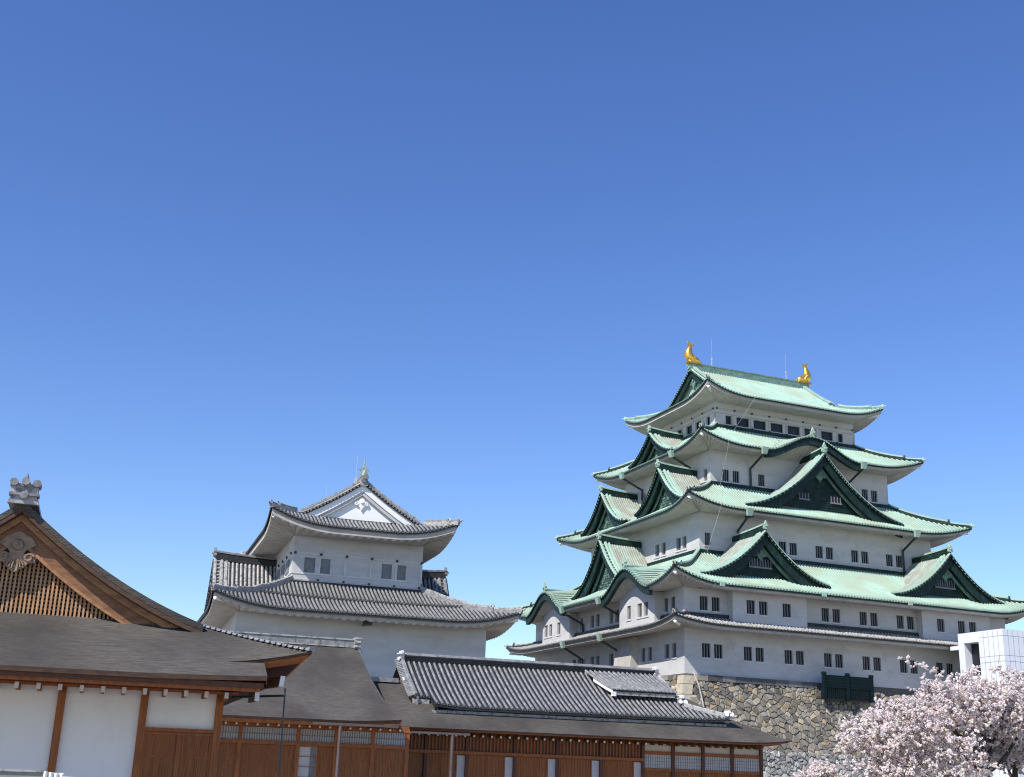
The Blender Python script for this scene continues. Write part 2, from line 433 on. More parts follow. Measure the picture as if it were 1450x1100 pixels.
# ------------------------------------------------------------------ walls with openings
def wall_face(mb, O, U, width, z0, z1, holes, depth=.28, th=.0):
    """vertical wall sheet from O along U with rectangular openings (u0,u1,z0,z1) and their reveals"""
    U = Vector((U[0], U[1], 0)); O = Vector((O[0], O[1], 0)); I = Vector((-U.y, U.x, 0))
    us = sorted({0.0, width, *[h[0] for h in holes], *[h[1] for h in holes]})
    zs = sorted({z0, z1, *[h[2] for h in holes], *[h[3] for h in holes]})
    def P(u, z, d=0.0):
        q = O + U * u + I * d; return (q.x, q.y, z)
    for i in range(len(us) - 1):
        for j in range(len(zs) - 1):
            cu, cz = (us[i] + us[i + 1]) / 2, (zs[j] + zs[j + 1]) / 2
            if any(h[0] < cu < h[1] and h[2] < cz < h[3] for h in holes): continue
            mb.poly([P(us[i], zs[j]), P(us[i + 1], zs[j]), P(us[i + 1], zs[j + 1]), P(us[i], zs[j + 1])])
    for a, b, c, d in holes:
        mb.poly([P(a, c), P(a, d), P(a, d, depth), P(a, c, depth)]); mb.poly([P(b, d), P(b, c), P(b, c, depth), P(b, d, depth)])
        mb.poly([P(a, d), P(b, d), P(b, d, depth), P(a, d, depth)]); mb.poly([P(b, c), P(a, c), P(a, c, depth), P(b, c, depth)])

WIN = {}
def window(th, O, U, u0, u1, z0, z1, bars=2, depth=.26, paper=False):
    """dark pane set back in its opening, with vertical bars as a sub-part; copies share their meshes"""
    U = Vector((U[0], U[1], 0)); Iv = Vector((-U.y, U.x, 0))
    wd, ht = round(u1 - u0, 2), round(z1 - z0, 2)
    off = OFF[th.name]
    p = Vector((O[0], O[1], 0)) + U * u0
    loc = (p.x - off[0], p.y - off[1], z0 - off[2]); rz = math.atan2(U.y, U.x)
    key = (wd, ht, bars, depth)
    if key not in WIN:
        a = MB(); a.poly([(0, depth - .01, 0), (wd, depth - .01, 0), (wd, depth - .01, ht), (0, depth - .01, ht)])
        a.box(.0, .045, depth - .06, depth - .015, 0, ht); a.box(wd - .045, wd, depth - .06, depth - .015, 0, ht)
        o = a.build('window', 'dark', th); o.location = loc; o.rotation_euler = (0, 0, rz)
        s_ = s2 = None
        c = MB()
        for k in range(bars):
            x = wd * (k + 1) / (bars + 1); c.box(x - .035, x + .035, .08, .15, 0.002, ht - .002)
        
        if bars:
            s_ = c.build('window_bars', 'bars', o)
            q_ = MB(); q_.box(-.12, wd + .12, -.07, .004, -.15, -.012); s2 = q_.build('window_sill', 'band', o)
        else: s2 = None
        WIN[key] = (o, s_, s2)
        return o
    o0, s0, s2 = WIN[key]
    o = o0.copy(); C.objects.link(o); o.parent = th; o.location = loc; o.rotation_euler = (0, 0, rz)
    for e in (s0, s2):
        if e:
            q = e.copy(); C.objects.link(q); q.parent = o
    return o

def storey(th, name, x0, x1, y0, y1, z0, z1, front, left, mats='plaster', bars=2, zw=None):
    """four walls; front = openings along x on the y0 face, left = openings along y on the x0 face"""
    mb = MB()
    fh = [(a - x0, b - x0, c, d) for a, b, c, d in front]
    wall_face(mb, (x0, y0), (1, 0), x1 - x0, z0, z1, fh)
    lh = [(y1 - b, y1 - a, c, d) for a, b, c, d in left]
    wall_face(mb, (x0, y1), (0, -1), y1 - y0, z0, z1, lh)
    wall_face(mb, (x1, y0), (0, 1), y1 - y0, z0, z1, [])
    wall_face(mb, (x1, y1), (-1, 0), x1 - x0, z0, z1, [])
    o = B(mb, name, mats, th)
    for h in fh: window(th, (x0, y0), (1, 0), *h, bars=bars)
    for h in lh: window(th, (x0, y1), (0, -1), *h, bars=bars)
    return o

# ------------------------------------------------------------------ golden dolphin-fish finial
def fish(mb, base, dirx, sc=1.0, U=(1, 0)):
    """tiger-headed carp standing on its chin, tail up; dirx = +1 head towards +U"""
    U = Vector((U[0], U[1], 0)); S = Vector((-U.y, U.x, 0)); b = Vector(base)
    def P(x, z, s_=0.0): return b + U * (x * dirx * sc) + S * (s_ * sc) + Vector((0, 0, z * sc * .93))
    mb.smooth = True
    path = [P(1.25, .22), P(1.0, .30), P(.6, .34), P(.2, .50), P(-.06, .86), P(-.12, 1.25), P(-.04, 1.6), P(.06, 1.9), P(.1, 2.15)]
    mb.tube(path, [x * sc for x in (.24, .42, .54, .58, .54, .45, .36, .27, .18)], 10, flat=.85)
    mb.smooth = False
    def fin(pts, th=.06):
        mb.prism([P(x, z, -th) for x, z in pts], [P(x, z, th) for x, z in pts])
    fin([(.1, 2.0), (.38, 2.25), (.62, 2.2), (.52, 2.42), (.3, 2.5), (.1, 2.38), (-.05, 2.62), (-.3, 2.68), (-.22, 2.45), (-.36, 2.3), (-.12, 2.22), (0, 2.02)], .09)
    fin([(-.32, .45), (-.52, .65), (-.85, .72), (-.6, .9), (-.72, 1.15), (-.42, 1.2), (-.5, 1.5), (-.25, 1.55), (-.12, 1.9), (-.05, 1.5), (-.15, .8)], .06)
    fin([(1.1, .45), (1.0, .75), (.8, .62), (.7, .82), (.52, .66), (.3, .86), (.35, .6), (.8, .45)], .05)
    for sg in (-1, 1):
        mb.prism([P(.45, .45, sg * .36), P(.62, .35, sg * .36), P(.35, .9, sg * .62), P(.2, .75, sg * .6)],
                 [P(.42, .4, sg * .42), P(.58, .32, sg * .42), P(.3, .86, sg * .68), P(.16, .7, sg * .66)])
    mb.prism([P(1.2, .05, -.22), P(1.42, .12, -.16), P(1.42, .12, .16), P(1.2, .05, .22)], [P(1.15, .2, -.24), P(1.46, .3, -.14), P(1.46, .3, .14), P(1.15, .2, .24)])
    # base block
    mb.prism([P(-.45, -.15, -.4), P(1.35, -.15, -.4), P(1.35, -.15, .4), P(-.45, -.15, .4)], [P(-.35, .1, -.32), P(1.25, .1, -.32), P(1.25, .1, .32), P(-.35, .1, .32)])

# ================================================================== ground
mb = MB(); mb.poly([(-900, -500, 0), (900, -500, 0), (900, 1500, 0), (-900, 1500, 0)])
g = mb.build('ground', 'ground'); g['kind'] = 'structure'

# ================================================================== great keep
W, D = 36.11, 31.87
XC, YC = W / 2, D / 2
K = thing('castle_keep', 'great five-tiered white castle keep with pale green copper roofs and two golden fish', 'castle keep', (XC, YC, 10.4))

def pairs(x0, step, n, wd=.84, gap=1.22):
    return [(x0 + step * i + k, x0 + step * i + k + wd) for i in range(n) for k in (0, gap)]
def zz(l, a, b): return [(p, q, a, b) for p, q in l]

# storeys
storey(K, 'first_storey', 0, W, 0, D, 10.42, 14.9, zz(pairs(1.76, 4.2456, 7), 11.88, 13.08) + [(32.2, 35.4, 10.9, 13.3)],
       zz([(1.38, 2.17), (2.6, 3.46), (5.72, 6.51), (6.97, 7.8), (12.1, 12.9), (13.3, 14.12), (16.22, 17.02), (17.44, 18.24), (20.3, 21.1), (21.52, 22.36), (24.58, 25.4), (25.9, 26.74)], 11.88, 13.08))
storey(K, 'second_storey', .003, W - .003, .003, D - .003, 14.9, 18.6, zz([(1.6, 2.42), (2.82, 3.62)] + pairs(14.44, 4.2456, 3, .82, 1.22), 15.92, 17.14),
       zz([(1.5, 2.36), (2.72, 3.58), (12.15, 12.95), (13.38, 14.16), (16.28, 17.08), (17.5, 18.3), (20.0, 20.75)], 15.92, 17.14))
storey(K, 'third_storey', 4.43, W - 4.43, 4.6, D - 4.6, 21.3, 26.9, zz([(5.05, 5.65)] + pairs(13.27, 4.234, 4), 22.7, 23.9),
       zz([(6.92, 7.68), (7.98, 8.86), (10.88, 11.7), (12.16, 12.98)], 22.7, 23.9))
storey(K, 'fourth_storey', 7.31, W - 7.31, 7.09, D - 7.09, 28.7, 33.9, zz([(8.7, 9.45), (9.88, 10.63), (12.84, 13.6), (25.45, 26.2), (26.63, 27.4)], 29.8, 31.0),
       zz([(7.68, 8.34), (18.5, 18.95), (19.08, 19.78), (20.15, 20.72)], 29.8, 31.0))
storey(K, 'fifth_storey', 9.43, W - 9.43, 9.43, D - 9.43, 35.6, 39.7,
       zz([(10.69, 11.42), (12.0, 13.52), (14.06, 15.58), (16.15, 17.68), (18.25, 19.78), (20.35, 21.88), (22.46, 23.98), (24.56, 25.26)], 36.48, 37.43),
       zz([(10.42, 11.1), (12.1, 13.3), (13.98, 15.2), (15.82, 17.02), (17.7, 18.9), (20.7, 21.4)], 36.48, 37.43), bars=0)
# top storey timber bands, stubs of the frame and pegs
mb = MB()
a5, b5 = 9.43, W - 9.43; c5, d5 = 9.43, D - 9.43
for z0, z1 in ((37.93, 38.07), (37.52, 37.60), (36.28, 36.40), (36.05, 36.10)):
    mb.box(a5 - .05, b5 + .05, c5 - .05, c5 - .002, z0, z1); mb.box(a5 - .05, a5 - .002, c5, d5 + .05, z0, z1)
for i in range(9):
    x = a5 + (b5 - a5) * i / 8
    mb.box(x - .09 + .001, x + .09, c5 - .04, c5 - .004, 36.41, 37.51)
for i in range(7):
    y = c5 + (d5 - c5) * i / 6
    mb.box(a5 - .04, a5 - .004, y - .09, y + .09, 36.41, 37.51)
B(mb, 'wall_band', 'soffit', K)
mb = MB()
for i in range(9):
    x = a5 + .2 + (b5 - a5 - .4) * i / 8
    for z in (38.0, 36.34): mb.tube([(x, c5 - .16, z), (x, c5 - .04, z)], .10, 8)
for i in range(7):
    y = c5 + .2 + (d5 - c5 - .4) * i / 6
    for z in (38.0,): mb.tube([(a5 - .16, y, z), (a5 - .04, y, z)], .10, 8)
B(mb, 'wall_peg', 'pipe', K)

# projecting bays of the second storey
def bay(x0, x1, wins, face, top=18.05, dep=.85):
    mb = MB()
    if face == 'front':
        wall_face(mb, (x0, -dep), (1, 0), x1 - x0, 14.7, top, [(a - x0, b - x0, 15.85, 17.05) for a, b in wins])
        wall_face(mb, (x0, .0), (0, -1), dep, 14.7, top, []); wall_face(mb, (x1, -dep), (0, 1), dep, 14.7, top, [])
    else:
        wall_face(mb, (-dep, x1), (0, -1), x1 - x0, 14.7, top, [(x1 - b, x1 - a, 15.75, 16.98) for a, b in wins])
        wall_face(mb, (-dep, x0), (1, 0), dep, 14.7, top, []); wall_face(mb, (0, x1), (-1, 0), dep, 14.7, top, [])
    B(mb, 'projecting_bay', 'plaster', K)
    for a, b in wins:
        if face == 'front': window(K, (x0, -dep), (1, 0), a - x0, b - x0, 15.85, 17.05)
        else: window(K, (-dep, x1), (0, -1), x1 - b, x1 - a, 15.75, 16.98)
bay(4.42, 12.2, [(5.85, 6.72), (7.15, 8.02), (9.62, 10.5)], 'front')
bay(25.2, 33.4, [(26.95, 27.82), (29.45, 30.3), (30.8, 31.66)], 'front')
bay(3.7, 10.4, [(4.87, 5.71), (6.02, 6.86), (8.16, 8.9)], 'left')
bay(21.4, 28.1, [(23.6, 24.4), (25.7, 26.42), (26.82, 27.6)], 'left')
# battered abutment at the foot of the west face
mb = MB(); mb.hexa([(-1.0, 8.3, 10.4), (0, 8.3, 10.4), (0, 11.6, 10.4), (-1.0, 11.6, 10.4)], [(-.5, 8.3, 14.2), (0, 8.3, 14.2), (0, 11.6, 14.2), (-.5, 11.6, 14.2)])
B(mb, 'stone_drop', 'soffit', K)

def Hs(z0, z1, k=.25): return lambda r: z0 + (z1 - z0) * ((1 - k) * r + k * r * r)
def with_kara(side, bumps):
    """raise the eave into undulating gables: bumps = (u centre, half width, z edge, z crest)"""
    P0 = side.P
    def P(u, d, dz=0.0):
        p = P0(u, d, 0.0)
        for uc, hw, z0, z1 in bumps:
            if abs(u - uc) < hw:
                p.z = max(p.z, z0 + (z1 - z0) * (1 - kf(abs(u - uc) / hw)) + .12 * d)
        return Vector((p.x, p.y, p.z + dz))
    side.P = P

def tier(th, name, outer, inner, z0, z1, m_roof='copperpan', m_edge='copperdark', m_top='coppermid', sp=.33, rr=.098, kara_front=(), kara_left=(), lift=.9, E=.35, step=None,
         oh=2.3, k=.25, Lc=5.8, m_ridge=('copper', 'copperdark'), t1=.42, flash=True, m_rib='copper', amp=.15, ssp=.42, ridge_h=.46):
    fr, ri, ba, le = rect_sides(*outer, *inner, Hs(z0, z1, k), lift=lift, E=E, Lc=Lc, dl=min(4.5, inner[2] - outer[2]))
    if step:
        H0 = fr.H; fr.H = lambda d: H0(d) + (.15 if d > step else 0.0)
    if kara_front: with_kara(fr, kara_front)
    if kara_left: with_kara(le, kara_left)
    mb = MB()
    for s, rb in ((fr, 1), (ri, 1), (ba, 0), (le, 1)):
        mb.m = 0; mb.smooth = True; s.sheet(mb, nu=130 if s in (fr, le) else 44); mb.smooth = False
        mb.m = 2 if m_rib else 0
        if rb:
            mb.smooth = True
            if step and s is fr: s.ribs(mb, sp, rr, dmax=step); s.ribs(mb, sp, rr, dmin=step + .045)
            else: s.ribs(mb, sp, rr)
            mb.smooth = False
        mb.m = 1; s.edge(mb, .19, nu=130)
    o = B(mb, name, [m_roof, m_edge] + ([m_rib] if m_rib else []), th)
    mb = MB()
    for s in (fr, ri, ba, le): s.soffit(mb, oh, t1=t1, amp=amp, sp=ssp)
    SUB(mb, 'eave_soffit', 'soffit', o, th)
    for s, e in ((fr, 0), (fr, 1), (le, 0)):
        mb = MB(); hip_ridge(mb, s.hip(14, s.dd, e), h=ridge_h)
        SUB(mb, 'hip_ridge', list(m_ridge), o, th)
    if flash:
        mb = MB(); x0, x1, y0, y1 = inner
        for a, b in (((x0, y0), (x1, y0)), ((x0, y1), (x0, y0)), ((x1, y0), (x1, y1))):
            mb.sweep([(a[0], a[1], z1), ((a[0] + b[0]) / 2, (a[1] + b[1]) / 2, z1), (b[0], b[1], z1)], .5, .24, below=.2, rnd=False)
        SUB(mb, 'wall_flashing', m_edge, o, th)
    # hip rafter ends
    for s, e in ((fr, 0), (fr, 1), (le, 0)):
        p = s.hip(6, 1.4, e); mb = MB()
        mb.tube([p[5] - Vector((0, 0, .75)), p[1] - Vector((0, 0, .62))], .16, 4)
        SUB(mb, 'hip_rafter', 'whiteplaster', o, th)
    return o, (fr, ri, ba, le)

ex = lambda i, j, o: (i - o, W - i + o, j - o, D - j + o)
ns = lambda i, j: (i, W - i, j, D - j)
t1, s1 = tier(K, 'first_tier_roof', ex(0, 0, 2.3), ns(0, 0), 14.5, 15.4, 'tiledark', 'tiledark', sp=.36, rr=.078, lift=.6, E=.12, m_ridge=('tilelight', 'tiledark'), flash=True, m_rib='tilelight', amp=.13, oh=2.28, ridge_h=.34)
UL = lambda y, off=2.3: (D + off) - y           # u on a left side for a given y
t2, s2 = tier(K, 'second_tier_roof', ex(0, 0, 2.3), ns(4.43, 4.6), 17.98, 22.0, lift=1.25, E=.0,
              kara_left=[(UL(7.0), 4.7, 17.98, 20.1), (UL(24.9), 4.7, 17.98, 20.1)])
t3, s3 = tier(K, 'third_tier_roof', ex(4.43, 4.6, 2.4), ns(7.31, 7.09), 26.0, 29.36, lift=1.0, E=.5, oh=2.4)
t4, s4 = tier(K, 'fourth_tier_roof', ex(7.31, 7.09, 2.4), ns(9.43, 9.43), 33.0, 36.05, lift=1.1, E=.25, oh=2.4,
              kara_front=[(17.95 - 4.91, 5.7, 33.0, 34.95)])

# top roof, hipped and gabled
def hipgable(th, name, outer, z0, z1, dg, axis, oh, m_roof, m_edge, m_ridge, m_ped, m_board, sp=.27, rr=.075, lift=1.0, k=.3, m_rib=None, t1=.5, pend='coppermid', amp=.06, ssp=.42, E=.35, rolls=((.10, .11), (.62, .12), (.98, .10)), hb=.85, trim=None, ridge_h=.75, ridge_w=.6):
    x0, x1, y0, y1 = outer
    half = (y1 - y0) / 2 if axis == 'x' else (x1 - x0) / 2
    H = prof(z0, z1, half, k)
    kw = dict(lift=lift, E=E, Lc=5.6, dl=3.2)
    long_, short = (dict(dd=half), dict(dd=dg))
    fr = Side((x0, y0), (x1, y0), H, half if axis == 'x' else dg, dg=dg, **kw)
    ri = Side((x1, y0), (x1, y1), H, dg if axis == 'x' else half, dg=dg, **kw)
    ba = Side((x1, y1), (x0, y1), H, half if axis == 'x' else dg, dg=dg, **kw)
    le = Side((x0, y1), (x0, y0), H, dg if axis == 'x' else half, dg=dg, **kw)
    mb = MB()
    for s, rb in ((fr, 1), (ri, 1), (ba, 0), (le, 1)):
        mb.m = 0; mb.smooth = True
        if s.dd == dg: s.sheet(mb, nu=60, nv=6, dmax=dg + .9)
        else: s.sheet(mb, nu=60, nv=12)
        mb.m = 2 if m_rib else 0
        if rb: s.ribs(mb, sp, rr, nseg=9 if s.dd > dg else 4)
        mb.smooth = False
        mb.m = 1; s.edge(mb, .16, nu=60)
    o = B(mb, name, [m_roof, m_edge] + ([m_rib] if m_rib else []), th)
    mb = MB()
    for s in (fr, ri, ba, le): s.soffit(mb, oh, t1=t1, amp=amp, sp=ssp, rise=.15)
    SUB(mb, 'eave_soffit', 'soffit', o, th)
    for s, e in ((fr, 0), (fr, 1), (le, 0)):
        mb = MB(); hip_ridge(mb, s.hip(10, dg, e)); SUB(mb, 'hip_ridge', list(m_ridge), o, th)
        p = s.hip(6, 1.6, e); mb = MB(); mb.tube([p[5] - Vector((0, 0, .85)), p[1] - Vector((0, 0, .7))], .18, 4); SUB(mb, 'hip_rafter', 'whiteplaster', o, th)
    w_ = half - dg; za, zb = H(half), H(dg)
    fn = lambda r: (za - H(half - r * w_)) / (za - zb)
    gs = []
    if axis == 'x':
        yc = (y0 + y1) / 2
        gs = [Gable((x0 + dg, yc), (0, -1), (-1, 0), w_, zb, za, 0.0, -3, fn), Gable((x1 - dg, yc), (0, 1), (1, 0), w_, zb, za, 0.0, -3, fn)]
        rp = [(x0 + dg - .1 + (x1 - x0 - 2 * dg + .2) * i / 10, yc, za) for i in range(11)]
    else:
        xc = (x0 + x1) / 2
        gs = [Gable((xc, y0 + dg), (1, 0), (0, -1), w_, zb, za, 0.0, -3, fn), Gable((xc, y1 - dg), (-1, 0), (0, 1), w_, zb, za, 0.0, -3, fn)]
        rp = [(xc, y0 + dg - .1 + (y1 - y0 - 2 * dg + .2) * i / 10, za) for i in range(11)]
    for g_ in gs:
        mb = MB(); g_.verge(mb, m_roll=0, m_edge=1, rolls=rolls); mb.m = 1; g_.strip(mb, -.62, -.22, -.26, .0, f=.93); mb.m = 2; g_.strip(mb, -.64, -.20, -.46, -.26, f=.93)
        SUB(mb, 'verge_tiles', [m_rib or m_roof, m_edge, m_ridge[1] if trim else m_ridge[0]], o, th)
        mb = MB(); g_.strip(mb, -.23 if trim else -.32, -.15 if trim else -.18, .16, .16 + hb, f=.97, grow=.1); SUB(mb, 'bargeboard', m_board, o, th)
        if trim:
            mb = MB(); g_.strip(mb, -.30, -.24, .5, .5 + hb, f=.93, grow=.1); SUB(mb, 'bargeboard', trim, o, th)
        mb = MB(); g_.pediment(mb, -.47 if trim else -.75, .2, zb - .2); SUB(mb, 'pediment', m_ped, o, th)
        mb = MB(); g_.pendant(mb, -.46 if trim else -.55, za - (1.25 if trim else .9), .78 if trim else .95); SUB(mb, 'pendant_carving', pend, o, th)
    mb = MB()
    mb.m = 1; mb.sweep(rp, ridge_w, ridge_h * .55, below=.3, rnd=False)
    mb.m = 0; mb.sweep([Vector(p) + Vector((0, 0, ridge_h * .55)) for p in rp], ridge_w * .72, ridge_h * .2, rnd=False)
    mb.m = 1; mb.sweep([Vector(p) + Vector((0, 0, ridge_h * .75)) for p in rp], ridge_w * .95, ridge_h * .25)
    SUB(mb, 'main_ridge', list(m_ridge), o, th)
    for g_ in gs:
        mb = MB(); g_.ornament(mb, .05, .62, za + .2); SUB(mb, 'ridge_end_tile', m_ridge[0], o, th)
    return o, gs, za

t5, g5, za5 = hipgable(K, 'fifth_tier_roof', (7.16, W - 7.16, 7.16, D - 7.16), 39.02, 44.35, 3.3, 'x', 2.35, 'copperpan', 'copperdark', ('copper', 'coppermid'), 'copper', 'copperdark', lift=1.25, E=.0, m_rib='copper', sp=.33, rr=.098, hb=.75, pend='coppermid')
for x, d_ in ((10.65, 1), (25.5, -1)):
    mb = MB(); fish(mb, (x - .2 * d_, YC, 45.05), d_, .98); B(mb, 'golden_fish', 'gold', K)
for x in (13.2, 22.9):
    mb = MB(); mb.tube([(x, YC - .1, 44.9), (x, YC - .1, 46.0)], .045, 6); mb.tube([(x, YC - .1, 46.0), (x, YC - .1, 48.2)], .011, 5)
    mb.box(x - .07, x + .07, YC - .17, YC - .03, 45.8, 46.0); B(mb, 'lightning_rod', 'cable', K)

# dormer gables
def chidori(th, name, O, U, N, w_, zb, za, tf, tb, vent=None, sc=.55, worn=True, green=True, roof='copper', edge='copperdark', board='copperdark', ped='copperdark', trim='coppermid', rib=None, pend='coppermid', orn='copper', rr=.075, sp=.27, hb=1.0, recess=1.15):
    g_ = Gable(O, U, N, w_, zb, za, tf, tb)
    mb = MB(); mb.smooth = True; g_.slopes(mb); mb.m = 1; g_.ribs(mb, sp, rr); mb.smooth = False
    o = B(mb, name, ['copperworn' if worn else roof, rib or ('copperworn' if worn else roof)], th)
    mb = MB(); g_.verge(mb, m_roll=0, m_edge=1, rolls=((.12, .15), (.66, .17), (1.05, .14))); SUB(mb, 'verge_tiles', [rib or roof, edge], o, th)
    mb = MB(); g_.strip(mb, tf - .45, tf - .22, .16, .16 + hb, f=.985, grow=.15); SUB(mb, 'bargeboard', board, o, th)
    mb = MB(); g_.strip(mb, tf - .95, tf - .80, .16 + hb * .8, .16 + hb * 1.15, f=.86); SUB(mb, 'gable_trim', trim, o, th)
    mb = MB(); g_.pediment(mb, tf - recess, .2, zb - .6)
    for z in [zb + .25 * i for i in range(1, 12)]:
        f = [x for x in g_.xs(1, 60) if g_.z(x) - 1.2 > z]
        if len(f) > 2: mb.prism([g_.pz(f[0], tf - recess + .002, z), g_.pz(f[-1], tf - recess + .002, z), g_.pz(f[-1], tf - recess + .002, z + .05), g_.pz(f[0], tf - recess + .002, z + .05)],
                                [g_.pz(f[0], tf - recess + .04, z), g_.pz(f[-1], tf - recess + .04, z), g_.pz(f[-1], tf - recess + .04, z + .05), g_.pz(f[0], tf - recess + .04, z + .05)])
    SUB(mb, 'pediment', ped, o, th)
    mb = MB(); g_.pendant(mb, tf - recess + .12, za - .16 - hb * 1.25, .8 * min(1.2, w_ / 6.5)); SUB(mb, 'pendant_carving', pend, o, th)
    for xv, zv, hw, hh in vent or ():
        mb = MB(); mb.m = 0
        mb.prism([g_.pz(x, tf - recess + .01, z) for x, z in ((xv - hw, zv), (xv + hw, zv), (xv + hw, zv + hh), (xv - hw, zv + hh))], [g_.pz(x, tf - recess + .05, z) for x, z in ((xv - hw, zv), (xv + hw, zv), (xv + hw, zv + hh), (xv - hw, zv + hh))])
        mb.m = 1; nb = max(3, int(hw * 2 / .28))
        for i in range(nb + 1):
            x = xv - hw + 2 * hw * i / nb
            mb.prism([g_.pz(x + e, tf - recess + .052, z) for e, z in ((-.035, zv), (.035, zv), (.035, zv + hh), (-.035, zv + hh))], [g_.pz(x + e, tf - recess + .10, z) for e, z in ((-.035, zv), (.035, zv), (.035, zv + hh), (-.035, zv + hh))])
        mb.prism([g_.pz(x, tf - recess + .052, z) for x, z in ((xv - hw - .1, zv - .14), (xv + hw + .1, zv - .14), (xv + hw + .1, zv - .003), (xv - hw - .1, zv - .003))], [g_.pz(x, tf - recess + .16, z) for x, z in ((xv - hw - .1, zv - .14), (xv + hw + .1, zv - .14), (xv + hw + .1, zv - .003), (xv - hw - .1, zv - .003))])
        SUB(mb, 'gable_window', ['dark', 'bars'], o, th)
    mb = MB(); g_.ridge(mb, tb, tf - .1, .40, .36); mb.m = 1; n_ = 8  # dark body under a paler cap: the ridge's shade is painted in
    mb.sweep([g_.pz(0, tb + (tf - .05 - tb) * i / n_, za + .36 + .25 * (i / n_) ** 2) for i in range(n_ + 1)], .46, .20, side=g_.U)
    SUB(mb, 'gable_ridge', [edge if green else trim, orn], o, th)
    mb = MB(); g_.ornament(mb, tf - .05, sc, za + .42); SUB(mb, 'ridge_end_tile', orn, o, th)
    return g_
F_ = ((1, 0), (0, -1)); L_ = ((0, -1), (-1, 0)); R_ = ((0, 1), (1, 0))
chidori(K, 'dormer_gable', (8.2, 0), *F_, 6.9, 19.0, 23.4, .7, -4.9, vent=[(0, 20.35, 1.15, .72)])
chidori(K, 'dormer_gable', (29.35, 0), *F_, 6.9, 19.0, 23.4, .7, -4.9, vent=[(0, 20.35, 1.15, .72)])
chidori(K, 'dormer_gable', (18.05, 0), *F_, 9.3, 26.75, 32.85, -3.2, -7.3, vent=[(-1.9, 28.35, .55, .6), (1.9, 28.35, .55, .6)], sc=.7)
chidori(K, 'dormer_gable', (0, YC), *L_, 4.6, 33.6, 36.3, -5.4, -9.6, sc=.5, hb=.6, ped='copperlow', pend='copper')
chidori(K, 'dormer_gable', (0, 9.7), *L_, 4.8, 27.05, 30.8, -2.9, -7.5, sc=.55, hb=.75, ped='copperlow', pend='copper')
chidori(K, 'dormer_gable', (0, 22.15), *L_, 4.8, 27.05, 30.8, -2.9, -7.5, sc=.55, hb=.75, ped='copperlow', pend='copper')
chidori(K, 'dormer_gable', (0, YC), *L_, 6.2, 19.2, 24.3, .35, -4.6, sc=.6, ped='copperlow', pend='copper')
chidori(K, 'dormer_gable', (W, YC), *R_, 6.2, 28.0, 31.0, -3.2, -7.5, sc=.5, worn=True)
# undulating gables: dark fascia, ridge and finial
def karahafu(th, O, U, N, w_, z0, z1, tf, tb):
    g_ = Gable(O, U, N, w_, z0, z1, tf, tb, kf, 40)
    mb = MB(); g_.strip(mb, tf - .5, tf - .12, .17, .80, f=1.0); o = B(mb, 'undulating_fascia', 'copperdark', th)
    mb = MB(); g_.strip(mb, tf - 2.2, tf - .6, .5, .56, f=.8); SUB(mb, 'arched_soffit', 'soffit', o, th)
    mb = MB(); g_.ridge(mb, tb, tf - .25, .44, .42, .0); SUB(mb, 'gable_ridge', 'coppermid', o, th)
    mb = MB(); g_.ornament(mb, tf - .2, .62, z1 + .35); SUB(mb, 'ridge_end_tile', 'copper', o, th)
    mb = MB(); g_.verge(mb, m_roll=0, m_edge=1, rolls=((.35, .07), (.75, .07)), rb=.09); SUB(mb, 'verge_tiles', ['copper', 'copperdark'], o, th)
    return g_
karahafu(K, (0, 7.0), *L_, 4.7, 17.98, 20.1, 2.32, -4.6)
karahafu(K, (0, 24.9), *L_, 4.7, 17.98, 20.1, 2.32, -4.6)
karahafu(K, (17.95, 0), *F_, 5.7, 33.0, 34.95, -4.66, -9.4)
for yc in (7.0, 24.9):
    g_ = Gable((0, yc), *L_, 4.7, 17.98, 20.1, 0, 0, kf, 40); mb = MB(); g_.pediment(mb, .853, .45, 18.0, f=.71); B(mb, 'gable_wall', 'plaster', K)
g_ = Gable((17.95, 0), *F_, 5.7, 33.0, 34.95, 0, 0, kf, 40); mb = MB(); g_.pediment(mb, -6.9, .3, 33.2, f=.62); B(mb, 'gable_wall', 'plaster', K)

# drainpipes with copper hoppers
def drain(pts, N):
    mb = MB(); mb.m = 0; mb.tube(pts[1:], .12, 6)
    p = Vector(pts[0]); n_ = Vector((N[0], N[1], 0)); t = Vector((-n_.y, n_.x, 0)); mb.m = 1
    mb.hexa([p + t * a + n_ * b + Vector((0, 0, -.55)) for a, b in ((-.22, -.12), (.22, -.12), (.22, .12), (-.22, .12))], [p + t * a + n_ * b + Vector((0, 0, .12)) for a, b in ((-.36, -.25), (.36, -.25), (.36, .3), (-.36, .3))])
    B(mb, 'drainpipe', ['pipe', 'copper'], K)
def drF(xa, xb, ye, yw, ze, zb): drain([(xa, ye, ze), (xa, ye + .1, ze - .5), (xb, yw - .15, ze - 1.55), (xb, yw - .15, zb)], (0, -1))
def drL(ya, yb, xe, xw, ze, zb): drain([(xe, ya, ze), (xe + .1, ya, ze - .5), (xw - .15, yb, ze - 1.55), (xw - .15, yb, zb)], (-1, 0))
drF(12.0, 11.85, 4.65, 7.09, 32.95, 29.3); drF(23.9, 23.75, 4.65, 7.09, 32.95, 29.3)
drF(8.4, 8.6, 2.15, 4.6, 25.95, 23.0); drF(27.9, 28.0, 2.15, 4.6, 25.95, 22.2)
drL(10.3, 10.2, 4.85, 7.31, 32.95, 31.0); drL(20.9, 20.7, 4.85, 7.31, 32.95, 29.5)
drL(20.1, 19.7, -2.32, 0, 17.95, 15.3); drL(11.9, 11.5, -2.32, 0, 17.95, 15.3)
drL(19.7, 19.7, -2.32, 0, 14.45, 10.6); drL(11.5, 11.3, -2.32, 0, 14.45, 10.6)
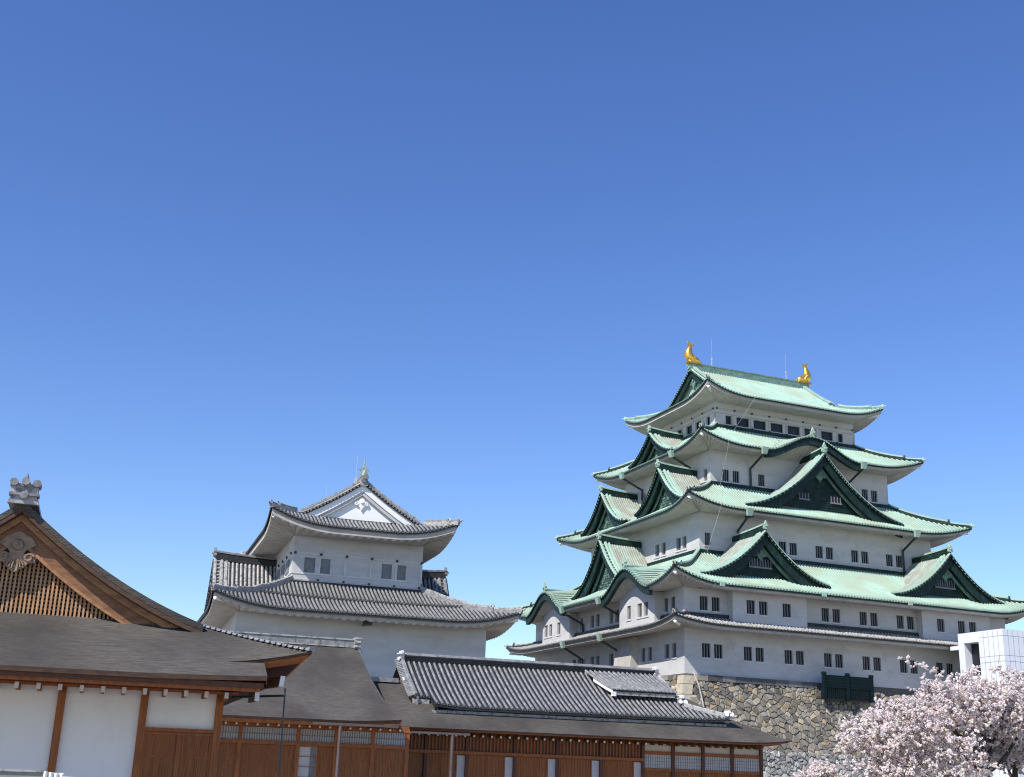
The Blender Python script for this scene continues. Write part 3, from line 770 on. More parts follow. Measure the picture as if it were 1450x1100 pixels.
for x in (2.4, 13.0, 22.6):
    mb = MB(); mb.box(x - .22, x + .22, -2.52, -2.36, 17.75, 18.1); B(mb, 'rain_hopper', 'copper', K)
# earth cable running from the ridge down the front
mb = MB()
mb.tube([(12.9, 8.9, 39.7), (12.75, 6.95, 39.0), (8.9, 6.4, 33.8), (7.9, 4.55, 33.1), (7.3, 5.4, 28.7), (5.2, 1.9, 26.0), (3.4, 1.6, 21.4), (1.9, -1.2, 18.6), (1.7, -2.4, 17.9), (1.75, -.6, 15.4)], .009, 4)
mb.tube([(.55, -.45, 10.6), (.85, -.9, 9.4), (1.1, -1.6, 6.6)], .05, 5)
B(mb, 'lightning_cable', 'cable', K)

# ================================================================== palace frame: p to the right, q away from the camera
AZ = R(-4.3)
def world(p, q, h=0.0): return (CAM.x + p * cos(AZ) - q * sin(AZ), CAM.y + p * sin(AZ) + q * cos(AZ), h)
def pthing(name, label, cat, off, group=None): return thing(name, label, cat, off, world(*off), AZ, group)

# ------------------------------------------------------------------ small keep
S = pthing('small_keep', 'smaller white castle tower with two grey tiled roofs and a white gable', 'castle tower', (18.7, 107.5, 4.0))
def pstorey(th, name, x0, x1, y0, y1, z0, z1, front, mats='plaster'):
    mb = MB(); fh = [(a - x0, b - x0, c, d) for a, b, c, d in front]
    wall_face(mb, (x0, y0), (1, 0), x1 - x0, z0, z1, fh, depth=.12)
    wall_face(mb, (x0, y1), (0, -1), y1 - y0, z0, z1, []); wall_face(mb, (x1, y0), (0, 1), y1 - y0, z0, z1, []); wall_face(mb, (x1, y1), (-1, 0), x1 - x0, z0, z1, [])
    return B(mb, name, mats, th)
mb = MB(); mb.hexa([(7.4, 91.5, 0), (30, 91.5, 0), (30, 123.5, 0), (7.4, 123.5, 0)], [(8.7, 92.8, 5.2), (28.7, 92.8, 5.2), (28.7, 122.2, 5.2), (8.7, 122.2, 5.2)])
B(mb, 'stone_base', 'stonegap', S)
pstorey(S, 'first_storey', 8.9, 28.5, 93, 122, 5.2, 13.6, [])
WZ = (16.58, 17.77)
shut = [(14.22, 15.1), (15.48, 16.31), (20.56, 21.41), (21.77, 22.58)]; plain = [(13.4, 14.2), (16.33, 17.25), (19.7, 20.54), (22.6, 23.5)]
up_ = pstorey(S, 'second_storey', 13.25, 23.95, 96.93, 118, 15.2, 20.6, [(a, b, *WZ) for a, b in shut])
mb = MB()
for a, b in shut: mb.poly([(a, 97.04, WZ[0]), (b, 97.04, WZ[0]), (b, 97.04, WZ[1]), (a, 97.04, WZ[1])])
for k, (a, b) in enumerate(shut):
    mb = MB(); mb.box(a, b, 97.02, 97.045, *WZ); B(mb, 'window', 'bars', S)
for a, b in plain:
    mb = MB(); mb.box(a, b, 96.89, 96.927, WZ[0] - .02, WZ[1] + .02); B(mb, 'window_shutter', 'plaster', S)
mb = MB()
for z0, z1, o in ((18.02, 18.16, .06), (17.78, 17.84, .04), (16.42, 16.55, .05), (15.98, 16.06, .04), (15.62, 15.9, .10)):
    mb.box(13.25 - o, 23.95 + o, 96.93 - o, 96.928, z0, z1); mb.box(13.25 - o, 13.248, 96.93, 118, z0, z1)
for i in range(6):
    x = 13.33 + 2.11 * i; mb.box(x - .09, x + .09, 96.9, 96.926, 16.56, 17.77) if i not in (0,) else None
B(mb, 'wall_band', 'band', S)
mb = MB()
for i in range(6):
    x = 13.42 + 2.09 * i
    mb.tube([(x, 96.78, 18.09), (x, 96.9, 18.09)], .11, 8)
    if i: mb.tube([(x - .12, 96.78, 16.02), (x - .12, 96.9, 16.02)], .09, 8)
for i in range(6): mb.tube([(13.08, 97.4 + 2.3 * i, 18.09), (13.2, 97.4 + 2.3 * i, 18.09)], .11, 8)
B(mb, 'wall_peg', 'pipe', S)
for y in (98.5, 101.2, 103.9):
    mb = MB(); mb.box(13.16, 13.26, y, y + 1.5, 16.6, 17.75); B(mb, 'window_shutter', 'bars', S)
tier(S, 'lower_roof', (6.9, 30.55, 90.75, 124.2), (13.25, 23.95, 96.93, 118), 12.85, 15.62, 'tiledark', 'tiledark', sp=.315, rr=.095, lift=1.05, oh=2.2, m_ridge=('tilelight', 'tile'), m_rib='tile', amp=.2, ssp=.66, k=.3, step=3.3, Lc=6.0, t1=.42, E=.1)
us_, gs_, zs_ = hipgable(S, 'upper_roof', (10.95, 26.1, 94.45, 120.4), 20.0, 24.35, 2.2, 'y', 2.3, 'tiledark', 'tiledark', ('tile', 'tilelight'), 'whiteplaster', 'whiteplaster', sp=.315, rr=.095, lift=1.2, E=.1, m_rib='tile', t1=.62, pend='whiteplaster', amp=.2, ssp=.66, hb=.55, trim='plaster', rolls=((.15, .12), (.75, .13)), ridge_h=.6)
def Hup(d): return prof(20.0, 24.35, 7.95, .3)(d)
for Oq, nrm in (((8.9, 107), L_), ((28.5, 107), R_)):
    chidori(S, 'dormer_gable', Oq, *nrm, 4.6, 14.2, 18.6, 1.0 if nrm is L_ else .2, -4.6, worn=False, roof='tiledark', rib='tilelight' if nrm is L_ else 'tile', edge='tiledark', board='whiteplaster', ped='whiteplaster', trim='tile', pend='whiteplaster', orn='tile', rr=.11, sp=.36, hb=.5)  # left dormer ribs take the paler tile, sunlight put into their colour
mb = MB()
c = (18.6, 97.0, 24.9)
mb.tube([(18.6, 97.2, 24.7), (18.6, 97.15, 25.0), (18.6, 97.25, 25.4), (18.6, 97.35, 25.75), (18.6, 97.3, 26.05), (18.6, 97.3, 26.5)], [.34, .28, .2, .15, .10, .03], 8)
mb.prism([(18.6 + x, 97.1, 24.7 + z) for x, z in ((-.4, .2), (0, .45), (.4, .2), (.3, .7), (.45, .85), (.15, 1.0), (0, 1.6), (-.15, 1.0), (-.45, .85), (-.3, .7))], [(18.6 + x, 97.28, 24.7 + z) for x, z in ((-.4, .2), (0, .45), (.4, .2), (.3, .7), (.45, .85), (.15, 1.0), (0, 1.6), (-.15, 1.0), (-.45, .85), (-.3, .7))])
B(mb, 'fish_finial', 'finial', S)
mb = MB(); mb.tube([(18.2, 98.6, 24.6), (18.2, 98.6, 27.0)], .018, 5); mb.box(18.1, 18.3, 98.5, 98.7, 24.6, 25.1); B(mb, 'lightning_rod', 'cable', S)
mb = MB(); mb.tube([(18.2, 113.6, 24.6), (18.2, 113.6, 27.6)], .018, 5); B(mb, 'lightning_rod', 'cable', S)
mb = MB(); mb.box(18.3, 18.95, 91.5, 92.0, 12.15, 12.5); mb.box(18.5, 18.7, 91.9, 93.0, 12.2, 12.4); B(mb, 'eave_lamp', 'pipe', S)
# ------------------------------------------------------------------ entrance hall at the left
E_ = pthing('entrance_hall', 'wooden hall with brown bark roof, lattice gable and large white wall panels', 'palace hall', (-2.55, 37.0, 0))
PX, GQ = -2.45, 33.0                     # ridge position, gable plane
def He(d): return 3.95 + .47 * d
def eh_P(p, q):                          # front skirt height
    return He(q - 30.6)
mb = MB(); mb.smooth = True
x0, x1 = -9.6, 4.66
fr = Side((x0, 30.6), (x1, 30.6), He, 3.2, dg=3.2, lift=.42, E=.18, Lc=3.2, dl=2.6)
ri = Side((x1, 30.6), (x1, 46), He, 3.2, dg=3.2, lift=.42, E=.18, Lc=3.2, dl=2.6)
le = Side((x0, 46), (x0, 30.6), He, 3.2, dg=3.2, lift=.42, E=.18, Lc=3.2, dl=2.6)
for s in (fr, ri, le): s.sheet(mb, nu=60, nv=8)
# gable roof slopes, thick bark
GW = 4.75
gE = Gable((PX, GQ), (1, 0), (0, -1), GW, 5.02, 7.80, .62, -12.5, lambda r: gf(r, .46), 40)
gE.slopes(mb, 6)
mb.smooth = False
roofE = B(mb, 'bark_roof', 'shingle', E_)
# extended eave in front of the middle bays: second layer of bark that reaches further out
mb = MB(); xe = 3.72
rows = []
for j in range(6):
    d = 1.3 - 2.15 * j / 5
    rows.append([(x0 + (xe - x0) * i / 30, 30.6 + d, He(d) + .035 + .10 * max(0, (i - 22) / 8) ** 2 * (1 - d / 1.3) * .5) for i in range(31)])
mb.grid(rows[::-1])
last = rows[-1]; dn = [(a, b + .02, c - .11) for a, b, c in last]
mb.m = 1; mb.grid([last, dn][::-1])
e_ = [r[-1] for r in rows]; mb.m = 0
mb.grid([[(a, b, c - .22) for a, b, c in e_], e_])
mb.m = 1; mb.grid([dn, [(a, b + .9, c + .35) for a, b, c in dn]][::-1])
SUB(mb, 'front_eave', ['shingle', 'shingleedge'], roofE, E_)
mb = MB(); mb.m = 0; mb.box(x0, xe - .05, 29.86, 29.98, 3.38, 3.50); mb.m = 1; mb.box(x0, xe - .12, 29.98, 30.10, 3.30, 3.46)
mb.m = 2; mb.hexa([(x0, 30.1, 3.36), (xe - .1, 30.1, 3.36), (xe + .1, 32.7, 3.60), (x0, 32.7, 3.60)], [(x0, 30.1, 3.44), (xe - .1, 30.1, 3.44), (xe + .1, 32.7, 3.72), (x0, 32.7, 3.72)])
SUB(mb, 'eave_boards', ['wooddark', 'wood', 'wood'], roofE, E_)
# bark edge and timber eave boards of the main roof
mb = MB()
for s in (fr, ri, le):
    us0 = s.us(0, 60)
    a = [s.P(u, 0) for u in us0]; b = [s.P(u, .05, -.10) for u in us0]
    mb.m = 0; mb.grid([b, a])
    c = [s.P(min(max(u, .10), s.L - .10), .10, -.20) for u in us0]; mb.m = 1; mb.grid([c, b])
    d = [s.P(min(max(u, .22), s.L - .22), .22, -.34) for u in us0]; mb.m = 1; mb.grid([d, c])
    e = [s.P(min(max(u, 1.9), s.L - 1.9), 1.9, -.95 + .30) for u in us0]; mb.m = 2; mb.grid([e, d])
SUB(mb, 'eave_boards', ['shingleedge', 'wood', 'wooddark'], roofE, E_)
# rafters beneath the right-hand eave and at the front
mb = MB()
for i in range(32):
    q = 32.3 + i * .40
    mb.hexa([(4.12, q, 3.57), (4.12, q + .12, 3.57), (3.0, q + .12, 3.42), (3.0, q, 3.42)], [(4.12, q, 3.70), (4.12, q + .12, 3.70), (3.0, q + .12, 3.62), (3.0, q, 3.62)])
B(mb, 'rafters', 'wooddark', E_)
# hip of small white-edged ridge tiles
mb = MB()
hp = fr.hip(22, 2.6, 1)
for i in range(len(hp) - 1):
    p, q = hp[i], hp[i + 1]
    mb.hexa([p + Vector((.10, .10, 0)), p - Vector((.10, .10, 0)), p + (q - p) * .7 - Vector((.10, .10, 0)), p + (q - p) * .7 + Vector((.10, .10, 0))],
            [p + Vector((.07, .07, .045 if i else .10)), p + Vector((-.07, -.07, .045 if i else .10)), p + (q - p) * .7 + Vector((-.07, -.07, .05)), p + (q - p) * .7 + Vector((.07, .07, .05))])
SUB(mb, 'hip_tiles', 'tile', roofE, E_)
# gable: bark thickness, bargeboards, lattice
mb = MB(); gE.strip(mb, .30, .63, .0, .27, f=1.0); SUB(mb, 'gable_edge', 'shingleedge', roofE, E_)
mb = MB(); gE.strip(mb, .2, .64, -.03, .14, f=1.0); SUB(mb, 'gable_bark', 'shingle', roofE, E_)
mb = MB(); gE.strip(mb, .06, .18, .27, .92, f=.985, grow=-.12); B(mb, 'bargeboard', 'barge', E_)
mb = MB(); gE.strip(mb, .05, .34, .27, .45, f=.985); gE.strip(mb, .055, .22, .84, .94, f=.96, grow=-.1); B(mb, 'bargeboard_moulding', 'woodlight', E_)
mb = MB(); gE.strip(mb, -.19, .3, .272, .42, f=.97); B(mb, 'gable_soffit', 'wood', E_)
mb = MB(); gE.pediment(mb, -.2, .3, 4.9); B(mb, 'gable_backing', 'wooddark', E_)
mb = MB()
x = -GW
while x < GW:
    zt = gE.z(x) - .55
    if zt > 5.2: mb.box(PX + x - .026, PX + x + .026, GQ + .02, GQ + .10, 5.0, zt)
    x += .102
z = 5.22
while z < 7.0:
    xs_ = [q / 50 * GW for q in range(51) if gE.z(q / 50 * GW) - .55 > z]
    if xs_: mb.box(PX - xs_[-1], PX + xs_[-1], GQ + .105, GQ + .15, z, z + .045)
    z += .10
B(mb, 'gable_lattice', 'lattice', E_)
# carved pendant under the peak
mb = MB(); zt = 6.95; SC = .74
pts = [(-.42, .0), (.0, .22), (.42, .0), (.60, -.22), (.30, -.42), (.22, -.56), (.52, -.50), (.66, -.66), (.60, -.84), (.40, -.86), (.30, -1.0), (.12, -1.12), (0, -1.2)]
pts = pts + [(-a, b) for a, b in pts[-2:2:-1]]
mb.prism([(PX + a * .95 * SC, GQ - .10, zt + b * .95 * SC) for a, b in pts], [(PX + a * SC, GQ - .24, zt + b * SC) for a, b in pts])
mb.tube([(PX, GQ - .22, zt - .2), (PX, GQ - .33, zt - .2)], [.17, .12], 12)
for sg in (-1, 1):
    mb.tube([(PX + sg * (.40 + .17 * cos(t * .7 + .3) * (1 - t * .06)) * SC, GQ - .25, zt + (-.68 + .15 * sin(t * .7 + .3) * (1 - t * .06)) * SC) for t in range(11)], .035, 5)
    for j in range(3): mb.tube([(PX + sg * .04 * (j + 1), GQ - .26, zt - .56), (PX + sg * (.07 + .065 * j), GQ - .26, zt - .80 + j * .05)], .022, 5)
B(mb, 'gable_pendant', 'carving', E_)
# ridge end box with round tiles
mb = MB(); mb.m = 0
zr = 7.73
mb.hexa([(PX - .40, GQ - .62, zr), (PX + .40, GQ - .62, zr), (PX + .40, GQ + 12, zr), (PX - .40, GQ + 12, zr)], [(PX - .30, GQ - .62, zr + .42), (PX + .30, GQ - .62, zr + .42), (PX + .30, GQ + 12, zr + .42), (PX - .30, GQ + 12, zr + .42)])
mb.m = 1
mb.hexa([(PX - .42, GQ - .80, zr - .02), (PX + .42, GQ - .80, zr - .02), (PX + .40, GQ - .63, zr - .02), (PX - .40, GQ - .63, zr - .02)], [(PX - .33, GQ - .80, zr + .22), (PX + .33, GQ - .80, zr + .22), (PX + .33, GQ - .63, zr + .22), (PX - .33, GQ - .63, zr + .22)])
mb.m = 0
mb.box(PX - .40, PX + .40, GQ - .86, GQ - .55, zr + .22, zr + .30)
mb.m = 1; mb.box(PX - .36, PX + .36, GQ - .80, GQ - .56, zr + .30, zr + .50); mb.m = 0
mb.box(PX - .40, PX + .40, GQ - .84, GQ - .50, zr + .50, zr + .58)
for dx, dz in ((-.30, .60), (.30, .60), (0, .64), (0, .22)):
    mb.tube([(PX + dx, GQ - .92, zr + dz), (PX + dx, GQ - .45, zr + dz)], .115, 10)
mb.tube([(PX, GQ - .8, zr + .7), (PX, GQ - .8, zr + .92)], [.09, .01], 6)
mb.v = [(PX + (x - PX) * .90, y, zr + (z - zr) * .84) for x, y, z in mb.v]
SUB(mb, 'ridge_end_tile', ['tile', 'tilelight'], roofE, E_)
# wall: posts, panels, beams
WQ = 32.65
mb = MB(); mb.box(-9, 3.04, WQ + .06, WQ + .3, .5, 3.6); mb.box(2.9, 3.03, WQ + .3, 45, .5, 3.6); B(mb, 'wall', 'whiteplaster', E_)
for x in (-8.86, -6.89, -4.92, -2.95, -.98, .99, 2.85):
    mb = MB(); mb.box(x, x + .185, WQ - .06, WQ + .12, .3, 3.5); B(mb, 'post', 'wood', E_)
mb = MB(); mb.box(-9.2, 3.3, WQ - .95, WQ - .74, 3.30, 3.352); B(mb, 'eave_beam', 'wood', E_)
mb = MB(); mb.box(-9.2, 3.2, WQ - .08, WQ + .1, 3.34, 3.6); B(mb, 'wall_beam', 'wood', E_)
for i in range(26):
    x = -8.86 + .49 * i + .05
    if x > 3.3: break
    mb = MB(); mb.box(x, x + .085, WQ - 1.02, WQ + .0, 3.20 if i < 24 else 3.14, 3.335); mb.m = 1; mb.box(x - .006, x + .091, WQ - 1.035, WQ - 1.022, 3.195, 3.34)
    B(mb, 'bracket_arm', ['wood', 'white'], E_)
mb = MB(); mb.box(3.62, 3.72, 31.0, 32.4, 3.16, 3.44); mb.m = 1; mb.box(3.615, 3.725, 30.985, 30.998, 3.14, 3.46); B(mb, 'bracket_arm', ['wooddark', 'white'], E_)
mb = MB(); mb.hexa([(4.18, 30.95, 3.52), (4.30, 31.05, 3.52), (3.0, 32.6, 3.34), (2.9, 32.5, 3.34)], [(4.18, 30.95, 3.76), (4.30, 31.05, 3.76), (3.0, 32.6, 3.6), (2.9, 32.5, 3.6)])
mb.m = 1; mb.hexa([(4.17, 30.92, 3.51), (4.29, 31.02, 3.51), (4.28, 31.035, 3.51), (4.16, 30.935, 3.51)], [(4.20, 30.90, 3.77), (4.32, 31.0, 3.77), (4.31, 31.015, 3.77), (4.19, 30.915, 3.77)])
B(mb, 'hip_rafter', ['wooddark', 'white'], E_)
# doors in the right-hand bay
mb = MB(); mb.box(1.17, 2.85, WQ - .05, WQ + .05, 2.37, 2.46); B(mb, 'lintel', 'wood', E_)
for a, b in ((1.18, 2.03), (2.035, 2.85)):
    mb = MB(); mb.m = 0; mb.box(a, b, WQ + .01, WQ + .05, .4, 2.365)
    mb.m = 1
    for i in range(1, 8): xx = a + (b - a) * i / 8; mb.box(xx - .012, xx + .012, WQ - .012, WQ + .008, .45, 2.3)
    for z in (1.2, 1.75, 2.3): mb.box(a, b, WQ - .012, WQ + .0085, z, z + .045)
    mb.box(a, a + .05, WQ - .02, WQ + .0082, .45, 2.36); mb.box(b - .05, b, WQ - .02, WQ + .0082, .45, 2.36)
    B(mb, 'sliding_door', ['woodpanel', 'wood'], E_)

# rain chain under the corner and its tie
ch = MB(); ch.tube([(4.33, 30.93, 3.48), (4.36, 30.9, 1.6), (4.38, 30.9, .0)], .022, 5); ch.tube([(4.34, 30.9, 3.30), (3.2, 32.3, 3.27)], .03, 5)
o = ch.build('rain_chain', 'pipe', None, (4.36, 30.9, 0)); o.location = world(4.36, 30.9, 0); o.rotation_euler = (0, 0, AZ)
tag(o, 'thin dark rain chain hanging from the upturned eave corner of the lattice-gabled hall', 'rain chain')

# weathered low fence in the bottom left corner
fq = 22.0
FN = pthing('board_fence', 'weathered grey board fence with ribbed white end post before the white wall panels', 'fence', (-1.2, fq, 0))
mb = MB()
for i in range(7): mb.box(-2.6, -.72, fq, fq + .04, .1 + .19 * i, .275 + .19 * i)
B(mb, 'board', 'weathered', FN)
mb = MB(); mb.box(-2.62, -.70, fq - .03, fq + .08, 1.40, 1.435); B(mb, 'cap', 'tilelight', FN)
mb = MB()
for i in range(4): mb.tube([(-.68 + .085 * i, fq - .02, .0), (-.68 + .085 * i, fq - .02, 1.42 - .012 * i)], .03, 8)
mb.box(-.72, -.40, fq + .011, fq + .05, 0, 1.40)
B(mb, 'ribbed_post', ['white'], FN)
mb = MB(); mb.hexa([(-.44, fq - .05, 1.30), (-.20, fq - .01, 1.33), (-.20, fq + .01, 1.33), (-.44, fq + .03, 1.30)], [(-.44, fq - .05, 1.35), (-.20, fq - .01, 1.345), (-.20, fq + .01, 1.345), (-.44, fq + .03, 1.35)])
B(mb, 'bracket', 'white', FN)

# ------------------------------------------------------------------ middle palace hall
P_ = pthing('palace_hall', 'wooden hall with plain bark roof and straight grey ridge, right of the lattice gable', 'palace hall', (9, 68, 0))
def Hm(d):                                # d from the eave (q=63)
    r = d / 7.2; return 4.0 + 4.5 * (.72 * r + .28 * r * r)
def pv(d): r = max(0, min(1, d / 7.2)); return 14.95 - 1.25 * r ** .8
mb = MB(); mb.smooth = True
rows = []
for j in range(13):
    d = 7.2 * j / 12; rows.append([(p_, 63 + d, Hm(d) + .16 * max(0, (p_ - 11.5) / 3.4) ** 2 * (1 - d / 7.2)) for p_ in [2.0 + (pv(d) - 2.0) * i / 30 for i in range(31)]])
mb.grid(rows)
back = [[(x, 70.2 + (70.2 - y), z) for x, y, z in r] for r in rows]; mb.grid(back[::-1])
mb.smooth = False
mb.m = 1
v = [r[-1] for r in rows]; vb = [(x - .04, y, z - .24) for x, y, z in v]
mb.grid([vb, v][::-1]); mb.grid([[(x - .9, y, z - .3) for x, y, z in v], vb][::-1])
v2 = [r[-1] for r in back]; mb.grid([[(x, y, z - .24) for x, y, z in v2], v2])
ee = rows[0]; eb = [(x, y + .06, z - .14) for x, y, z in ee]; mb.grid([eb, ee]); mb.m = 2; mb.grid([[(x, y + .16, z - .30) for x, y, z in ee], eb]); mb.grid([[(x, 65.3, 3.95) for x, y, z in ee], [(x, y + .16, z - .30) for x, y, z in ee]])
roofP = B(mb, 'bark_roof', ['shingle', 'shingleedge', 'wood'], P_)
mb = MB(); mb.m = 0; mb.box(2, 13.55, 69.95, 70.45, 8.35, 8.72); mb.m = 1; mb.box(2, 13.6, 69.86, 70.54, 8.30, 8.37); mb.box(2, 13.62, 69.9, 70.5, 8.723, 8.80)
mb.m = 0
for i in range(8): mb.box(3 + i * 1.42, 3.02 + i * 1.42, 69.93, 69.95, 8.38, 8.72)
SUB(mb, 'main_ridge', ['tile', 'tilelight'], roofP, P_)
mb = MB()
mb.box(13.56, 13.75, 69.85, 70.55, 8.25, 8.85); mb.box(13.55, 13.95, 69.8, 70.6, 8.80, 8.90)
mb.tube([(13.76, 69.9, 8.3), (13.9, 69.9, 8.0)], .12, 8)
for z in (8.35, 8.6): mb.tube([(13.5, 69.8, z), (13.85, 69.8, z)], .10, 8)
SUB(mb, 'ridge_end_tile', ['tilelight'], roofP, P_)
wq = 65.2
mb = MB(); mb.box(3, 15.92, wq + .1, wq + .3, .3, 3.9); B(mb, 'wall', 'woodpanel', P_)
posts = [5.86, 6.95, 9.92, 11.9, 13.86]
for x in (3.9,) + tuple(posts) + (15.72,):
    mb = MB(); mb.box(x, x + .2, wq - .08, wq + .12, .2, 3.7); B(mb, 'post', 'wood', P_)
for a, b in ((6.06, 6.95), (7.15, 9.92), (10.12, 11.9), (12.1, 13.86), (14.06, 15.72)):
    mb = MB(); mb.m = 0; mb.box(a, b, wq + .04, wq + .09, 2.92, 3.56); mb.m = 1
    n = int((b - a) / .125)
    for i in range(1, n): x = a + (b - a) * i / n; mb.box(x - .016, x + .016, wq + .01, wq + .037, 2.92, 3.56)
    for z in (3.22, ): mb.box(a, b, wq + .0, wq + .036, z, z + .03)
    B(mb, 'lattice_window', ['paper', 'bars'], P_)
mb = MB(); mb.box(3, 15.9, wq - .10, wq + .03, 2.72, 2.91); B(mb, 'rail_beam', 'wood', P_)
mb = MB(); mb.box(3, 15.9, wq - .12, wq + .05, 3.58, 3.78); B(mb, 'wall_beam', 'wood', P_)
for a, b in ((6.06, 6.95), (7.15, 8.53), (8.54, 9.92), (11.05, 11.9), (12.1, 12.95), (12.96, 13.86), (14.06, 14.9), (14.91, 15.72)):
    mb = MB(); mb.m = 0; mb.box(a, b, wq + .04, wq + .09, .4, 2.71); mb.m = 1
    n = max(3, int((b - a) / .15))
    for i in range(1, n): x = a + (b - a) * i / n; mb.box(x - .011, x + .011, wq + .022, wq + .038, .4, 2.7)
    for z in (1.5, 2.05): mb.box(a, b, wq + .018, wq + .0385, z, z + .05)
    mb.box(a, a + .05, wq + .01, wq + .0388, .4, 2.7); mb.box(b - .05, b, wq + .01, wq + .0388, .4, 2.7)
    B(mb, 'sliding_door', ['woodpanel', 'wood'], P_)
mb = MB(); mb.m = 0; mb.box(10.12, 10.7, wq + .03, wq + .085, .6, 2.66); mb.m = 1; mb.box(10.7, 11.04, wq + .03, wq + .085, .6, 2.66); mb.m = 2
for z in (1.2, 1.72, 2.22): mb.box(10.12, 11.04, wq - .0, wq + .028, z - .05, z)
mb.box(10.12, 11.04, wq - .01, wq + .0285, 2.66, 2.72); mb.box(11.0, 11.05, wq - .01, wq + .0282, .6, 2.66)
B(mb, 'paper_window', ['paper', 'bars', 'woodlight'], P_)
for i in range(24):
    x = 4.1 + .5335 * i
    if x > 15.6: break
    mb = MB(); mb.tube([(x, wq - .42, 3.68), (x, wq - .12, 3.70)], .075, 6); mb.m = 1; mb.tube([(x, wq - .435, 3.68), (x, wq - .421, 3.68)], .06, 6)
    B(mb, 'rafter_end', ['woodlight', 'white'], P_)
mb = MB(); mb.box(10.35, 14.75, 62.82, 62.98, 3.74, 3.86); mb.tube([(11.75, 62.9, 3.74), (11.75, 62.9, 0)], .085, 8); B(mb, 'gutter', 'gutter', P_)

# ------------------------------------------------------------------ right palace hall with the tiled upper roof
Q_ = pthing('tiled_hall', 'long wooden hall with grey tiled upper roof, raised smoke vent and lower bark eave', 'palace hall', (27, 73, 0))
def Hb(d): r = d / 4.6; return 3.95 + 2.75 * (.86 * r + .14 * r * r)
frq = Side((13.4, 66.4), (39.55, 66.4), Hb, 4.6, ta0=0, ta1=1.0, lift=.2, E=.1, Lc=3, dl=3)
riq = Side((39.55, 66.4), (39.55, 80), Hb, 4.6, ta0=1, ta1=0, lift=.2, E=.1, Lc=3, dl=3)
mb = MB(); mb.smooth = True; frq.sheet(mb, 60, 8); riq.sheet(mb, 30, 8); mb.smooth = False
for s in (frq, riq):
    uu = s.us(0, 50); a = [s.P(u, 0) for u in uu]; b = [s.P(u, .06, -.12) for u in uu]; mb.m = 1; mb.grid([b, a])
    c = [s.P(min(u, s.L - .2 * s.ta1), .2, -.24) for u in uu]; mb.m = 2; mb.grid([c, b]); mb.grid([[s.P(min(max(u, 2 * s.ta0), s.L - 2 * s.ta1), 2.0, -.95) for u in uu], c])
roofQ = B(mb, 'bark_roof', ['shingle', 'shingleedge', 'wood'], Q_)
mb = MB(); mb.box(14.2, 16.4, 70.6, 71.4, 6.55, 6.8); SUB(mb, 'flat_cap', 'tile', roofQ, Q_)
# plaster course below the tiles
mb = MB(); mb.box(17.9, 36.35, 68.05, 68.3, 4.75, 5.0); mb.box(16.9, 17.88, 68.9, 69.3, 5.3, 5.62); B(mb, 'plaster_course', 'tilelight', Q_)
# tiled roof
ZE, ZR, QE, QR = 5.22, 8.1, 67.8, 73.0
def Ht(d): r = d / (QR - QE); return ZE + (ZR - ZE) * (.82 * r + .18 * r * r)
x0, x1 = 17.95, 36.45
DG = 1.75
ft = Side((x0, QE), (x1, QE), Ht, QR - QE, ta0=0, ta1=1.32, dg=DG, lift=.14, E=.05, Lc=2.2, dl=2)
rt_ = Side((x1, QE), (x1, 2 * QR - QE), Ht, DG, ta0=1 / 1.32, ta1=0, lift=.14, E=.05, Lc=2.2, dl=2)
mb = MB(); mb.smooth = True
ft.sheet(mb, 40, 8)
mb.grid([[(x, QE + 1.1 + (QR - QE - 1.1) * j / 6, Ht(1.1 + (QR - QE - 1.1) * j / 6)) for x in (16.95, 17.5, 17.96)] for j in range(7)])
mb.grid([[(x, 2 * QR - QE - (QR - QE) * j / 6, Ht((QR - QE) * j / 6)) for x in (34.1, 25, 16.95)] for j in range(7)])
mb.smooth = False
mb.m = 1; mb.smooth = True
ft.ribs(mb, .315, .076, nseg=9)
s2_ = Side((16.95, QE), (17.96, QE), Ht, QR - QE, ta0=0, ta1=0, lift=0, E=0); s2_.ribs(mb, .315, .076, nseg=7, dmin=1.1)
mb.smooth = False
mb.m = 0; ft.edge(mb, .17)
mb.poly([(16.95, QE + 1.1, Ht(1.1) - .17), (17.96, QE + 1.1, Ht(1.1) - .17), (17.96, QE + 1.1, Ht(1.1)), (16.95, QE + 1.1, Ht(1.1))])
mb.poly([(17.95, QE + 1.1, Ht(1.1) - .25), (17.95, QE, Ht(0) - .2), (17.95, QE, Ht(0)), (17.95, QE + 1.1, Ht(1.1))])
# soffit below tile edge
mb.grid([[(x, QE + .05, Ht(0) - .165) for x in (17.95, 27, 36.3)], [(x, QE + .6, Ht(0) - .25) for x in (17.95, 27, 36.3)]])
roofT = B(mb, 'tiled_roof', ['tiledark', 'tile'], Q_)
